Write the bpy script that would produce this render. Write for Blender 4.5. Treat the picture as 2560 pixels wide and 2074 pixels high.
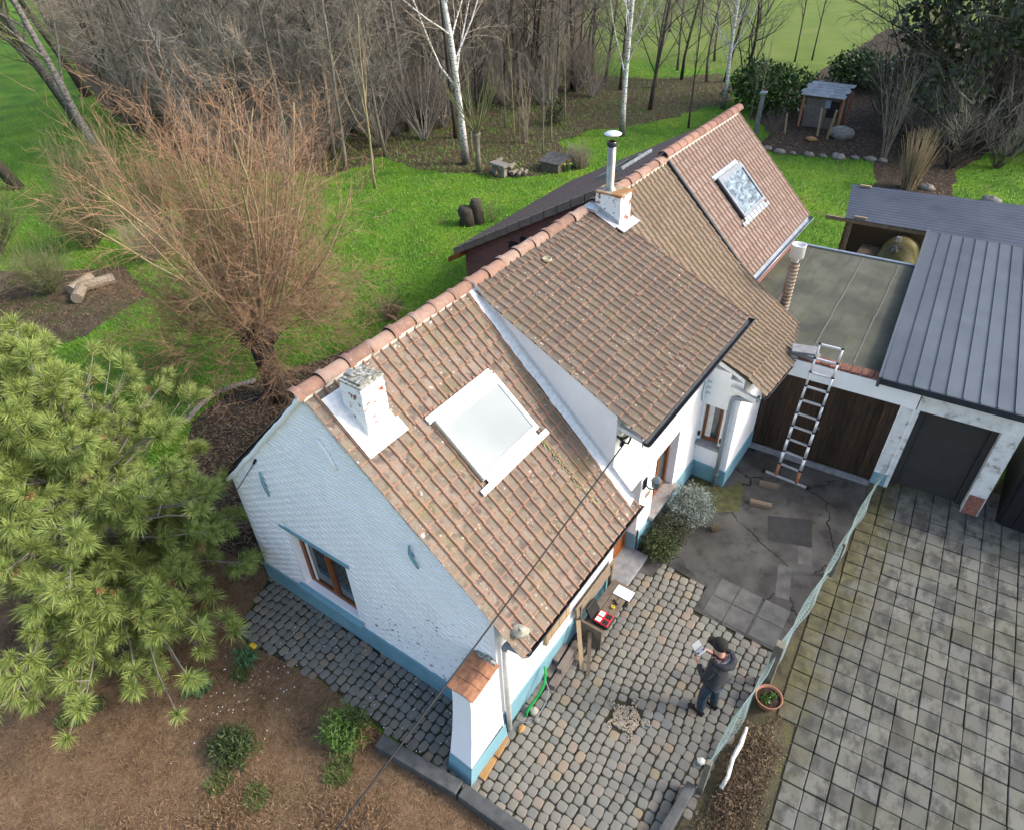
import bpy, math, random
import numpy as np
from mathutils import Vector, Matrix
random.seed(7); rng = np.random.default_rng(7)
R = math.radians
sc = bpy.context.scene
for o in list(bpy.data.objects): bpy.data.objects.remove(o)

# ------------------------------------------------------------------ camera
CAM = Vector((-3.795, -3.287, 10.094)); YAW, PITCH, ROLL = 0.647, 0.674, -0.038
F = Vector((math.cos(YAW)*math.cos(PITCH), math.sin(YAW)*math.cos(PITCH), -math.sin(PITCH)))
Rt = Vector((math.sin(YAW), -math.cos(YAW), 0)); Up = Rt.cross(F)
Rt2 = Rt*math.cos(ROLL) + Up*math.sin(ROLL); Up2 = -Rt*math.sin(ROLL) + Up*math.cos(ROLL)
cd = bpy.data.cameras.new('camera'); cam = bpy.data.objects.new('camera', cd); sc.collection.objects.link(cam)
cam.matrix_world = Matrix(((Rt2.x, Up2.x, -F.x, CAM.x), (Rt2.y, Up2.y, -F.y, CAM.y), (Rt2.z, Up2.z, -F.z, CAM.z), (0, 0, 0, 1)))
cd.sensor_width = 36; cd.lens = 36*1695.8/2560; cd.clip_end = 2000; cd.clip_start = 0.1
sc.camera = cam
# ------------------------------------------------------------------ sky, sun, exposure
SUN_EL, SUN_AZ = R(36), R(30)           # azimuth measured from -Y towards +X
S = Vector((math.cos(SUN_EL)*math.sin(SUN_AZ), -math.cos(SUN_EL)*math.cos(SUN_AZ), math.sin(SUN_EL)))
w = bpy.data.worlds.new('World'); sc.world = w; w.use_nodes = True
nt = w.node_tree; bg = nt.nodes['Background']
sky = nt.nodes.new('ShaderNodeTexSky'); sky.sky_type = 'NISHITA'; sky.sun_disc = False
sky.sun_elevation = SUN_EL; sky.sun_rotation = math.atan2(S.x, S.y); sky.dust_density = 2.8; sky.air_density = 1.0; sky.ozone_density = 0.5
nt.links.new(sky.outputs[0], bg.inputs[0]); bg.inputs[1].default_value = 0.15
sl = bpy.data.lights.new('sun', 'SUN'); sl.energy = 1.3; sl.angle = R(11); sl.color = (1.0, 0.95, 0.87)
so = bpy.data.objects.new('sun', sl); sc.collection.objects.link(so); so.rotation_euler = S.to_track_quat('Z', 'Y').to_euler(); so.location = (10, -20, 30)
vs = sc.view_settings; vs.view_transform = 'Standard'; vs.look = 'None'; vs.gamma = 1; vs.exposure = 1.4; vs.use_curve_mapping = False

# ------------------------------------------------------------------ material helpers
class NT:
    def __init__(s, name, rough=.85, metal=0.0, spec=.3):
        s.m = bpy.data.materials.new(name); s.m.use_nodes = True; s.t = s.m.node_tree; s.b = s.t.nodes['Principled BSDF']
        s.b.inputs['Roughness'].default_value = rough; s.b.inputs['Metallic'].default_value = metal; s.b.inputs['Specular IOR Level'].default_value = spec
        s._p = None
    def n(s, ty, **k):
        x = s.t.nodes.new(ty)
        for a, v in k.items(): setattr(x, a, v)
        return x
    def l(s, a, b): s.t.links.new(a, b)
    def put(s, sock, v):
        if hasattr(v, 'is_linked'): s.l(v, sock)
        else: sock.default_value = (*v, 1) if isinstance(v, tuple) and len(v) == 3 and sock.type == 'RGBA' else v
    def pos(s):
        if s._p is None: s._p = s.n('ShaderNodeNewGeometry').outputs['Position']
        return s._p
    def mapv(s, scale=(1, 1, 1), v=None, rot=(0, 0, 0)):
        x = s.n('ShaderNodeMapping'); s.l(v or s.pos(), x.inputs[0]); x.inputs['Scale'].default_value = scale; x.inputs['Rotation'].default_value = rot
        return x.outputs[0]
    def noise(s, scale, detail=3, v=None, rough=.55, dist=0):
        x = s.n('ShaderNodeTexNoise'); s.l(v or s.pos(), x.inputs['Vector']); x.inputs['Scale'].default_value = scale
        x.inputs['Detail'].default_value = detail; x.inputs['Roughness'].default_value = rough; x.inputs['Distortion'].default_value = dist
        return x.outputs['Fac']
    def vor(s, scale, v=None, feature='F1', out='Distance'):
        x = s.n('ShaderNodeTexVoronoi', feature=feature); s.l(v or s.pos(), x.inputs['Vector']); x.inputs['Scale'].default_value = scale
        return x.outputs[out]
    def ramp(s, fac, stops, mode='LINEAR'):
        x = s.n('ShaderNodeValToRGB'); s.put(x.inputs[0], fac); cr = x.color_ramp; cr.interpolation = mode
        while len(cr.elements) < len(stops): cr.elements.new(.5)
        for e, (p, c) in zip(cr.elements, stops):
            e.position = p; e.color = (*c, 1) if not isinstance(c, (int, float)) else (c, c, c, 1)
        return x.outputs[0]
    def step(s, fac, a, b):
        x = s.n('ShaderNodeMapRange', clamp=True); s.put(x.inputs[0], fac); x.inputs[1].default_value = a; x.inputs[2].default_value = b; return x.outputs[0]
    def mix(s, fac, a, b, blend='MIX'):
        x = s.n('ShaderNodeMix', data_type='RGBA', blend_type=blend); s.put(x.inputs[0], fac); s.put(x.inputs[6], a); s.put(x.inputs[7], b)
        return x.outputs[2]
    def math(s, op, a, b=0.0, c=None):
        x = s.n('ShaderNodeMath', operation=op); s.put(x.inputs[0], a); s.put(x.inputs[1], b)
        if c is not None: s.put(x.inputs[2], c)
        return x.outputs[0]
    def rnd(s):
        g = s.n('ShaderNodeNewGeometry').outputs['Random Per Island']; o = s.n('ShaderNodeObjectInfo').outputs['Random']
        return s.math('FRACT', s.math('ADD', g, o))
    def orand(s): return s.n('ShaderNodeObjectInfo').outputs['Random']
    def attr(s, name): return s.n('ShaderNodeAttribute', attribute_name=name).outputs['Fac']
    def xyz(s):
        x = s.n('ShaderNodeSeparateXYZ'); s.l(s.pos(), x.inputs[0]); return x.outputs
    def bump(s, h, strength=.3, dist=.01, normal=None):
        x = s.n('ShaderNodeBump'); s.put(x.inputs['Height'], h); x.inputs['Strength'].default_value = strength; x.inputs['Distance'].default_value = dist
        if normal is not None: s.l(normal, x.inputs['Normal'])
        s.l(x.outputs[0], s.b.inputs['Normal']); return x.outputs[0]
    WHITE = ('paint', 'white', 'peel', 'plaster', 'flue_cap', 'skylight', 'verge_mortar', 'pane', 'lead', 'off_white', 'paper', 'ladder', 'birch', 'zinc')
    def col(s, c):
        # overall brightness of the coloured surfaces against the white paint
        if not any(w_ in s.m.name for w_ in s.WHITE): c = s.mix(1.0, c, (.76, .76, .76), 'MULTIPLY')
        s.put(s.b.inputs['Base Color'], c); return s
    def done(s): return s.m

def simple(name, a, b=None, scale=6, rough=.8, metal=0, spec=.3, bump=0, bscale=60, var=0, detail=4):
    """two tone noise material, optional per piece variation"""
    t = NT(name, rough, metal, spec); b = b or tuple(x*.75 for x in a)
    c = t.ramp(t.noise(scale, detail), [(.3, b), (.7, a)])
    if var: c = t.mix(1.0, c, t.ramp(t.rnd(), [(0, 1-var), (1, 1+var*.4)]), 'MULTIPLY')
    t.col(c)
    if bump: t.bump(t.noise(bscale, 3), bump)
    return t.done()

def tile_mat(name, a, b, c, rib, lichen=.5, moss=(.17, .16, .05), dark=.5):
    t = NT(name, .88, 0, .25); r = t.rnd()
    n1 = t.noise(1.1, 4); n2 = t.noise(9, 4); n3 = t.noise(28, 3)
    f = t.math('ADD', t.math('MULTIPLY', n1, .45), t.math('ADD', t.math('MULTIPLY', r, .4), t.math('MULTIPLY', n2, .25)))
    cc = t.ramp(f, [(.3, a), (.55, b), (.8, c)])
    cc = t.mix(t.math('MULTIPLY', t.step(t.math('ADD', t.noise(7.5, 5), t.math('MULTIPLY', t.math('SUBTRACT', r, .5), .12)), .5, .64), dark), cc, (.1, .082, .074))
    cc = t.mix(t.math('MULTIPLY', t.step(t.noise(19, 4), .5, .68), .4), cc, (.16, .12, .1))
    cc = t.mix(t.math('MULTIPLY', t.step(t.noise(2.3, 5), .5, .7), .55), cc, moss)
    cc = t.mix(t.math('MULTIPLY', t.step(t.noise(.85, 5, t.mapv((1.6, .8, .8))), .5, .68), dark*.55), cc, (.07, .06, .055))
    cc = t.mix(t.math('MULTIPLY', t.step(n3, .45, .8), .25), cc, (.33, .26, .2))
    wear = t.math('MULTIPLY', t.attr('wear'), t.math('ADD', .45, t.math('MULTIPLY', n2, .7)))
    cc = t.mix(wear, cc, rib)
    v = t.vor(11, t.mapv((1, 1, 1), None)); spot = t.math('MULTIPLY', t.step(v, .2, .12), t.step(t.noise(2.1, 3), .5, .62))
    v2 = t.vor(26); spot2 = t.math('MULTIPLY', t.step(v2, .24, .17), t.step(t.noise(3.7, 2), .5, .66))
    sp = t.math('MULTIPLY', t.math('MAXIMUM', spot, spot2), lichen)
    cc = t.mix(sp, cc, (.56, .52, .43))
    t.col(cc); t.bump(t.math('ADD', t.noise(70, 3), n2), .35, .006); return t.done()

M = {}
M['tile_near'] = tile_mat('weathered_tile', (.2, .165, .132), (.255, .21, .165), (.3, .24, .195), (.38, .205, .135), 1.0, (.2, .18, .07), .8)
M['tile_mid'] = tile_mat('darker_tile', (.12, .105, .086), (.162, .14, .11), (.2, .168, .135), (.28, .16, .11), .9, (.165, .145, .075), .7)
M['tile_tan'] = tile_mat('tan_tile', (.175, .145, .1), (.225, .185, .128), (.26, .205, .15), (.27, .17, .115), .5, (.19, .16, .075), .6)
M['tile_pink'] = tile_mat('new_tile', (.26, .178, .145), (.325, .232, .192), (.365, .275, .23), (.21, .13, .1), .08, (.26, .18, .12), .3)
M['tile_rear'] = tile_mat('brown_tile', (.24, .185, .155), (.29, .22, .185), (.33, .26, .215), (.25, .17, .14), .1, (.25, .21, .13), .35)
t = NT('ridge_tile', .85); n = t.noise(7, 5)
c = t.ramp(t.math('ADD', t.math('MULTIPLY', n, .6), t.math('MULTIPLY', t.rnd(), .4)), [(.25, (.22, .135, .105)), (.5, (.33, .19, .14)), (.75, (.38, .27, .22))])
c = t.mix(t.math('MULTIPLY', t.step(t.noise(11, 5), .55, .75), .55), c, (.13, .11, .1)); c = t.mix(t.math('MULTIPLY', t.step(t.noise(17, 3), .6, .7), .4), c, (.5, .46, .42))
t.col(c); t.bump(t.noise(45, 3), .3, .006); M['ridge'] = t.done()
t = NT('ridge_tile_new', .85); t.col(t.ramp(t.math('ADD', t.math('MULTIPLY', t.noise(9, 4), .5), t.math('MULTIPLY', t.rnd(), .5)), [(.3, (.22, .115, .088)), (.7, (.36, .205, .155))])); t.bump(t.noise(45, 3), .25, .006); M['ridge_new'] = t.done()

# painted masonry, with flaked patches low on the weather side of the gable
def paint(name, flakes=False, base=(.85, .85, .85)):
    t = NT(name, .72, 0, .3); n = t.noise(2.2, 5); c = t.ramp(n, [(.3, tuple(x*.93 for x in base)), (.65, base)])
    c = t.mix(t.math('MULTIPLY', t.step(t.noise(14, 5), .6, .8), .12), c, (.45, .45, .42))
    if flakes:
        X = t.xyz(); st = t.mapv((1, 9, 26))
        m = t.math('MULTIPLY', t.math('MULTIPLY', t.step(X[1], 3.0, 1.6), t.step(X[2], 2.6, 1.2)), t.step(X[1], .05, .5))
        m = t.math('ADD', m, .08)
        fl = t.math('MULTIPLY', t.step(t.math('ADD', t.noise(1.0, 4, st, .6), t.math('MULTIPLY', t.noise(1.6, 3), .35)), .8, .84), m)
        fl = t.step(fl, .3, .5)
        c = t.mix(fl, c, (.1, .085, .075))
    t.col(c); t.bump(t.noise(30, 4), .25, .006); return t.done()
M['paint'] = paint('white_paint'); M['gable'] = paint('gable_paint', True)
t = NT('peeling_brick', .85); n = t.noise(13, 5); r = t.rnd()
red = t.ramp(t.noise(30, 3), [(.3, (.2, .06, .045)), (.7, (.36, .13, .09))])
f = t.math('ADD', t.noise(9, 4), t.math('MULTIPLY', r, .22)); t.col(t.mix(t.step(f, .735, .77), (.78, .775, .76), red)); t.bump(n, .4, .01); M['peel'] = t.done()
t = NT('mossy_mortar', .95); c = t.ramp(t.noise(22, 5), [(.35, (.12, .13, .05)), (.5, (.33, .32, .29)), (.7, (.66, .65, .62))]); t.col(c); t.bump(t.noise(40, 4), .8, .02); M['mossmortar'] = t.done()
t = NT('rusty_cap', .9); c = t.ramp(t.noise(9, 5), [(.35, (.42, .38, .3)), (.5, (.36, .22, .1)), (.68, (.4, .16, .05))]); t.col(c); t.bump(t.noise(40, 3), .4); M['rustcap'] = t.done()
t = NT('blue_paint', .6); c = t.ramp(t.noise(3, 5), [(.3, (.13, .27, .33)), (.7, (.18, .335, .39))]); t.col(t.mix(t.math('MULTIPLY', t.step(t.noise(16, 5), .6, .75), .35), c, (.25, .36, .38))); t.bump(t.noise(50, 3), .2); M['blue'] = t.done()
M['mortar'] = simple('verge_mortar', (.62, .58, .52), (.42, .38, .33), 18, .95, bump=.6, bscale=40)
M['slab_under'] = simple('dark_batten', (.06, .05, .04))
M['lead'] = simple('lead_flashing', (.5, .52, .54), (.33, .35, .38), 14, .5, .35, .5, bump=.35, bscale=25)
M['leadwhite'] = simple('whitened_flashing', (.74, .74, .73), (.55, .56, .57), 16, .6, .05, .4, bump=.3, bscale=30)
M['zinc'] = simple('zinc', (.36, .4, .44), (.24, .27, .3), 8, .4, .7, .5)
M['zincdark'] = simple('dark_gutter', (.07, .08, .09), (.035, .04, .045), 8, .55, .3)
M['pvc'] = simple('grey_pipe', (.3, .35, .4), (.24, .28, .33), 5, .5)
M['pvcwhite'] = simple('off_white_pipe', (.66, .65, .62), (.5, .5, .49), 9, .55)
t = NT('varnished_wood', .45, 0, .4); c = t.ramp(t.noise(3, 5, t.mapv((30, 30, 3))), [(.3, (.2, .06, .018)), (.7, (.36, .125, .035))]); t.col(c); M['frame'] = t.done()
t = NT('window_glass', .06, 0, .6); t.col(t.ramp(t.noise(1.5, 3), [(.35, (.02, .026, .028)), (.7, (.07, .085, .09))])); M['glass'] = t.done()
t = NT('skylight_pane', .6, 0, .06); t.col(t.ramp(t.noise(.8, 2), [(.3, (.25, .275, .285)), (.7, (.32, .345, .35))])); M['glasspale'] = t.done()  # pale sky reflection put into the pane's base colour
t = NT('mirror_pane', .05, .8, .6); t.col(t.ramp(t.noise(4.5, 6, t.mapv((1, 2.5, 1)), .7), [(.4, (.06, .07, .07)), (.52, (.22, .26, .27)), (.66, (.4, .45, .47))])); M['glassmirror'] = t.done()  # mottling of a tree and sky reflection painted in as noise
M['whiteframe'] = simple('white_metal_frame', (.78, .77, .74), (.64, .63, .6), 10, .5)
M['cream'] = simple('cream_side', (.5, .45, .33), (.36, .31, .22), 12, .6)
M['greymetal'] = simple('grey_metal_frame', (.3, .33, .37), (.2, .22, .25), 6, .45, .4)
M['darkmetal'] = simple('dark_metal_trim', (.05, .06, .075), (.03, .036, .045), 6, .5, .4)
M['steel'] = simple('flue_steel', (.5, .48, .42), (.3, .27, .2), 6, .32, .85, .5)
M['steelcap'] = simple('flue_cap', (.78, .78, .8), (.6, .6, .62), 12, .35, .3)
t = NT('rusty_spiral_pipe', .6, .5); c = t.ramp(t.noise(2.2, 5, t.mapv((6, 6, 1))), [(.35, (.55, .52, .47)), (.52, (.42, .34, .26)), (.66, (.32, .19, .12))]); t.col(c); M['rustpipe'] = t.done()
t = NT('dark_brick', .9); br = t.n('ShaderNodeTexBrick'); t.l(t.mapv((1, 1, 1), None, (0, R(90), R(90))), br.inputs['Vector']); br.inputs['Scale'].default_value = 4.6
br.inputs['Color1'].default_value = (.36, .14, .11, 1); br.inputs['Color2'].default_value = (.22, .11, .1, 1); br.inputs['Mortar'].default_value = (.42, .38, .35, 1); br.inputs['Mortar Size'].default_value = .012; br.inputs['Brick Width'].default_value = .95; br.inputs['Row Height'].default_value = .3
t.col(t.mix(t.math('MULTIPLY', t.noise(6, 4), .5), br.outputs['Color'], (.25, .1, .085))); t.bump(br.outputs['Fac'], -.3, .01); M['brick'] = t.done()
t = NT('red_brick', .9); t.col(t.mix(1, t.ramp(t.noise(20, 4), [(.3, (.22, .09, .065)), (.7, (.36, .17, .12))]), t.ramp(t.rnd(), [(0, .65), (1, 1.1)]), 'MULTIPLY')); t.bump(t.noise(40, 3), .4); M['redbrick'] = t.done()
M['stone'] = simple('bluestone', (.33, .34, .35), (.2, .21, .22), 9, .8, bump=.3)
M['stonelight'] = simple('pinkish_sill_stone', (.42, .38, .36), (.3, .28, .27), 14, .8, bump=.3)
t = NT('old_board', .85); c = t.ramp(t.noise(2.5, 5, t.mapv((3, 30, 30))), [(.3, (.16, .12, .085)), (.7, (.3, .23, .16))]); t.col(t.mix(1, c, t.ramp(t.rnd(), [(0, .6), (1, 1.15)]), 'MULTIPLY')); t.bump(t.noise(6, 4, t.mapv((3, 40, 40))), .3); M['board'] = t.done()
t = NT('pale_board', .8); c = t.ramp(t.noise(2.5, 5, t.mapv((30, 30, 3))), [(.3, (.36, .25, .14)), (.7, (.5, .38, .24))]); t.col(t.mix(1, c, t.ramp(t.rnd(), [(0, .8), (1, 1.1)]), 'MULTIPLY')); M['paleboard'] = t.done()
t = NT('garage_plank', .6, 0, .3); c = t.ramp(t.noise(2.6, 6, t.mapv((14, 14, 1.0))), [(.36, (.026, .018, .013)), (.6, (.065, .038, .022)), (.78, (.15, .075, .035))]); t.col(t.mix(1, c, t.ramp(t.rnd(), [(0, .6), (1, 1.3)]), 'MULTIPLY')); M['plank'] = t.done()
M['darkdoor'] = simple('charcoal_door', (.06, .055, .053), (.047, .044, .043), 3, .6)
M['plaster_dirty'] = paint('dirty_white', False, (.68, .68, .66))
t = NT('peeled_plaster', .85); n = t.noise(5, 6); t.col(t.ramp(n, [(.33, (.3, .28, .25)), (.44, (.62, .62, .6)), (.7, (.76, .76, .75))])); t.bump(t.noise(18, 4), .5, .015); M['peeledplaster'] = t.done()
t = NT('bitumen_roof', .85); c = t.ramp(t.noise(1.3, 6), [(.32, (.065, .068, .055)), (.5, (.1, .105, .075)), (.7, (.14, .145, .11))]); c = t.mix(t.math('MULTIPLY', t.step(t.noise(3.3, 6, t.mapv((.35, 2, 1))), .52, .7), .5), c, (.05, .052, .045))
c = t.mix(t.math('MULTIPLY', t.step(t.noise(2.4, 4), .55, .75), .4), c, (.11, .12, .04)); t.col(c); t.bump(t.noise(60, 3), .3, .006); M['bitumen'] = t.done()
M['seam'] = simple('roof_felt_seam', (.19, .185, .16), (.12, .12, .1), 16, .9)
t = NT('blue_grey_sheet', .42, .45, .5); t.col(t.mix(1, t.ramp(t.noise(1.2, 4), [(.3, (.115, .132, .148)), (.7, (.16, .178, .195))]), t.ramp(t.rnd(), [(0, .85), (1, 1.05)]), 'MULTIPLY')); M['sheet'] = t.done()
t = NT('corrugated_sheet', .45, .4, .5); t.col(t.ramp(t.noise(1.1, 3), [(.3, (.075, .085, .112)), (.7, (.115, .125, .155))])); M['corr'] = t.done()

# ------------------------------------------------------------------ mesh helpers
COL = sc.collection
def tag(o, label=None, cat=None, group=None, kind=None):
    if label: o['label'] = label
    if cat: o['category'] = cat
    if group: o['group'] = group
    if kind: o['kind'] = kind
    return o
def thing(name, label, cat, loc=(0, 0, 0), rz=0, group=None):
    o = bpy.data.objects.new(name, None); COL.objects.link(o); o.location = loc; o.rotation_euler = (0, 0, rz); o.empty_display_size = .2
    return tag(o, label, cat, group)
def adopt(o, p, local=False):
    if p is None: return o
    o.parent = p
    if p.type == 'EMPTY' and not local: o.matrix_parent_inverse = (Matrix.Translation(p.location) @ p.rotation_euler.to_matrix().to_4x4()).inverted()
    return o
class MB:
    def __init__(s): s.v = []; s.f = []; s.w = []; s.mi = []
    def face(s, pts, mi=0):
        i = len(s.v); s.v += [tuple(p) for p in pts]; s.f.append(tuple(range(i, i+len(pts)))); s.mi.append(mi); return s
    def obox(s, o, a, b, c, mi=0):
        o, a, b, c = map(Vector, (o, a, b, c)); i = len(s.v)
        if a.cross(b).dot(c) < 0: a, b = b, a
        for k in (0, 1):
            for p in (o, o+a, o+a+b, o+b): s.v.append(tuple(p+c*k))
        for q in ((0, 3, 2, 1), (4, 5, 6, 7), (0, 1, 5, 4), (1, 2, 6, 5), (2, 3, 7, 6), (3, 0, 4, 7)): s.f.append(tuple(i+j for j in q)); s.mi.append(mi)
        return s
    def box(s, x0, x1, y0, y1, z0, z1, mi=0): return s.obox((x0, y0, z0), (x1-x0, 0, 0), (0, y1-y0, 0), (0, 0, z1-z0), mi)
    def prism(s, poly, ext, mi=0):
        """polygon (3d points) extruded by vector ext"""
        e = Vector(ext); n = len(poly); i = len(s.v); P = [Vector(p) for p in poly]
        nr = Vector((0, 0, 0))
        for k in range(n): nr += P[k].cross(P[(k+1) % n])
        if nr.dot(e) > 0: P.reverse()
        s.v += [tuple(p) for p in P] + [tuple(p+e) for p in P]
        s.f.append(tuple(i+k for k in range(n))); s.f.append(tuple(i+n+k for k in reversed(range(n)))); s.mi += [mi, mi]
        for k in range(n): k2 = (k+1) % n; s.f.append((i+k, i+n+k, i+n+k2, i+k2)); s.mi.append(mi)
        return s
    def tube(s, pts, rad, n=8, cap=True, mi=0):
        P = [Vector(p) for p in pts]; m = len(P); rads = rad if isinstance(rad, (list, tuple)) else [rad]*m; i0 = len(s.v)
        ref = None
        for k in range(m):
            d = (P[min(k+1, m-1)] - P[max(k-1, 0)]).normalized()
            if ref is None: ref = Vector((0, 0, 1)) if abs(d.z) < .9 else Vector((1, 0, 0))
            u = d.cross(ref); u = u.normalized() if u.length > 1e-6 else d.orthogonal().normalized(); ref = u.cross(d).normalized(); v2 = ref
            for j in range(n):
                a = 2*math.pi*j/n; s.v.append(tuple(P[k] + (u*math.cos(a) + v2*math.sin(a))*rads[k]))
        for k in range(m-1):
            for j in range(n):
                j2 = (j+1) % n; s.f.append((i0+k*n+j, i0+k*n+j2, i0+(k+1)*n+j2, i0+(k+1)*n+j)); s.mi.append(mi)
        if cap:
            s.f.append(tuple(i0+j for j in reversed(range(n)))); s.f.append(tuple(i0+(m-1)*n+j for j in range(n))); s.mi += [mi, mi]
        return s
    def lathe(s, prof, c=(0, 0, 0), n=16, mi=0):
        i0 = len(s.v); m = len(prof)
        for r, z in prof:
            for j in range(n): a = 2*math.pi*j/n; s.v.append((c[0]+r*math.cos(a), c[1]+r*math.sin(a), c[2]+z))
        for k in range(m-1):
            for j in range(n):
                j2 = (j+1) % n; s.f.append((i0+k*n+j, i0+k*n+j2, i0+(k+1)*n+j2, i0+(k+1)*n+j)); s.mi.append(mi)
        return s
    def build(s, name, mat, parent=None, smooth=False, local=False, bevel=0):
        me = bpy.data.meshes.new(name); me.from_pydata(s.v, [], s.f)
        for m_ in (mat if isinstance(mat, (list, tuple)) else [mat]): me.materials.append(M[m_] if isinstance(m_, str) else m_)
        if any(s.mi): me.polygons.foreach_set('material_index', s.mi)
        if smooth: me.polygons.foreach_set('use_smooth', [True]*len(me.polygons))
        if s.w and len(s.w) == len(s.v):
            at = me.attributes.new('wear', 'FLOAT', 'POINT'); at.data.foreach_set('value', s.w)
        me.update(); o = bpy.data.objects.new(name, me); COL.objects.link(o); adopt(o, parent, local)
        if bevel:
            b = o.modifiers.new('bevel', 'BEVEL'); b.width = bevel; b.segments = 2; b.limit_method = 'ANGLE'
        return o
def npmesh(name, V, T, mat, parent=None, local=False, smooth=False, wear=None):
    me = bpy.data.meshes.new(name); V = np.asarray(V, np.float32); T = np.asarray(T, np.int32); k = T.shape[1]
    me.vertices.add(len(V)); me.vertices.foreach_set('co', V.ravel()); me.loops.add(T.size); me.loops.foreach_set('vertex_index', T.ravel())
    me.polygons.add(len(T)); me.polygons.foreach_set('loop_start', np.arange(0, T.size, k, dtype=np.int32)); me.polygons.foreach_set('loop_total', np.full(len(T), k, np.int32))
    if smooth: me.polygons.foreach_set('use_smooth', np.ones(len(T), bool))
    me.materials.append(M[mat] if isinstance(mat, str) else mat)
    if wear is not None: at = me.attributes.new('wear', 'FLOAT', 'POINT'); at.data.foreach_set('value', np.asarray(wear, np.float32))
    me.update(calc_edges=True); me.validate(); o = bpy.data.objects.new(name, me); COL.objects.link(o); adopt(o, parent, local); return o
def piece(me, name, mw, parent):
    """one alike piece sharing mesh data; parent sits at the origin"""
    o = bpy.data.objects.new(name, me); COL.objects.link(o); adopt(o, parent); o.matrix_basis = mw; return o
# ------------------------------------------------------------------ house
house = thing('house', 'long white painted brick cottage with brown tiled roofs and a blue plinth', 'house', (6, 2.7, 0))
YR, ZR = 2.70, 5.27
def gxo(y): return -0.0175*y        # the gable is slightly out of square
def zn(y): return 2.56 + .8553*(y+.48)      # near roof plane (tile underside)
def zmid(y): return 3.90 + .4322*(y+.47)    # middle roof plane
# --- gable wall with window opening
WY0, WY1, WZ0, WZ1 = 2.83, 4.11, .62, 1.97
ZEB = 2.61
def gz_top(y): return min(zn(y)-.06, ZR-.06) if y <= YR else ZR-.06 - (y-YR)*(ZR-.06-ZEB)/(5.27-YR)
g = MB()
def gpoly(pts, th=.24, mb=None): (mb or g).prism([(gxo(y), y, z) for y, z in pts], (th, 0, 0))
gpoly([(0, 0), (WY0, 0), (WY0, gz_top(WY0)), (YR, gz_top(YR)), (0, gz_top(0))])
gpoly([(WY0, 0), (WY1, 0), (WY1, WZ0), (WY0, WZ0)]); gpoly([(WY0, WZ1), (WY1, WZ1), (WY1, gz_top(WY1)), (WY0, gz_top(WY0))])
gpoly([(WY1, 0), (5.27, 0), (5.27, ZEB), (WY1, gz_top(WY1))])
gable = g.build('gable_wall', 'gable', house)
# bricks standing proud of the gable, painted over
bw, bh = .205, .058
bme = MB(); e = .009
bme.v = [(0, e, e), (0, bw-e, e), (0, bw-e, bh-e), (0, e, bh-e), (.012, 0, 0), (.012, bw, 0), (.012, bw, bh), (.012, 0, bh)]
bme.f = [(0, 3, 2, 1), (0, 1, 5, 4), (1, 2, 6, 5), (2, 3, 7, 6), (3, 0, 4, 7)]; bme.mi = [0]*5
proto = bme.build('brick', 'gable'); brick_me = proto.data; bpy.data.objects.remove(proto)
cand = []
row = 0; z = .46
while z < 5.1:
    y = -.02 + (.1075 if row % 2 else 0)
    while y+bw < 5.27:
        ok = z+bh < min(gz_top(y), gz_top(y+bw))-.02 and y > 0 and not (y+bw > WY0-.02 and y < WY1+.02 and WZ0-.16 < z+bh and z < WZ1+.1)
        if ok: cand.append((y, z))
        y += bw+.011
    z += bh+.009; row += 1
cand.sort(key=lambda p: (p[0]-CAM.y)**2 + (p[1]-CAM.z)**2 + random.random())
VV, TT = [], []
for i, (y, z) in enumerate(cand):
    dx = -.010 + random.uniform(-.004, .003)
    if y < 2.6 and z < 1.6: dx += .002
    m = Matrix.Translation((gxo(y)+dx, y+random.uniform(-.003, .003), z+random.uniform(-.002, .002))) @ Matrix.Rotation(random.uniform(-.012, .012), 4, 'X') @ Matrix.Rotation(random.uniform(-.006, .006), 4, 'Z')
    if i < 300: piece(brick_me, 'brick', m, gable)
    else:
        b = len(VV)
        for v in bme.v: VV.append(m @ Vector(v))
        for f in bme.f: TT.append(tuple(b+k for k in f))
tag(npmesh('brick_field', VV, TT, 'gable', gable), kind='stuff')
# verge mortar along the gable rake
for ya, yb in ((-.40, YR), (5.40, YR)):
    n = 26; mb = MB(); pts = []
    for k in range(n+1):
        y = ya+(yb-ya)*k/n; z = (zn(y) if ya < 1 else ZR-(y-YR)*(ZR-ZEB)/(5.27-YR))-.045+random.uniform(-.012, .012); pts.append((gxo(y)-.02, y, z))
    mb.tube(pts, [.04+random.uniform(-.008, .008) for _ in pts], 6); mb.build('verge_mortar', 'mortar' if ya < 1 else 'paint', house, True)
# gable plinth, lintel, sill, window
mb = MB(); mb.prism([(gxo(y)-.03, y, z) for y, z in ((.3, 0), (5.30, 0), (5.30, .42), (.3, .47))], (.05, 0, 0)); mb.build('plinth', 'blue', house)
win = MB()
def frame_yz(mb, x, y0, y1, z0, z1, wd=.07, th=.06, mull=None):
    mb.box(x, x+th, y0, y1, z0, z0+wd); mb.box(x, x+th, y0, y1, z1-wd, z1); mb.box(x, x+th, y0, y0+wd, z0+wd, z1-wd); mb.box(x, x+th, y1-wd, y1, z0+wd, z1-wd)
    if mull: mb.box(x-.004, x+th+.002, mull-.055, mull+.055, z0+wd, z1-wd); mb.box(x-.018, x-.004, mull-.022, mull+.022, z0+wd, z1-wd)
XO = gxo(3.5)+.11
frame_yz(win, XO, WY0, WY1, WZ0, WZ1, .075, .06, 3.44); gw = win.build('window', 'frame', house)
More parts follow.
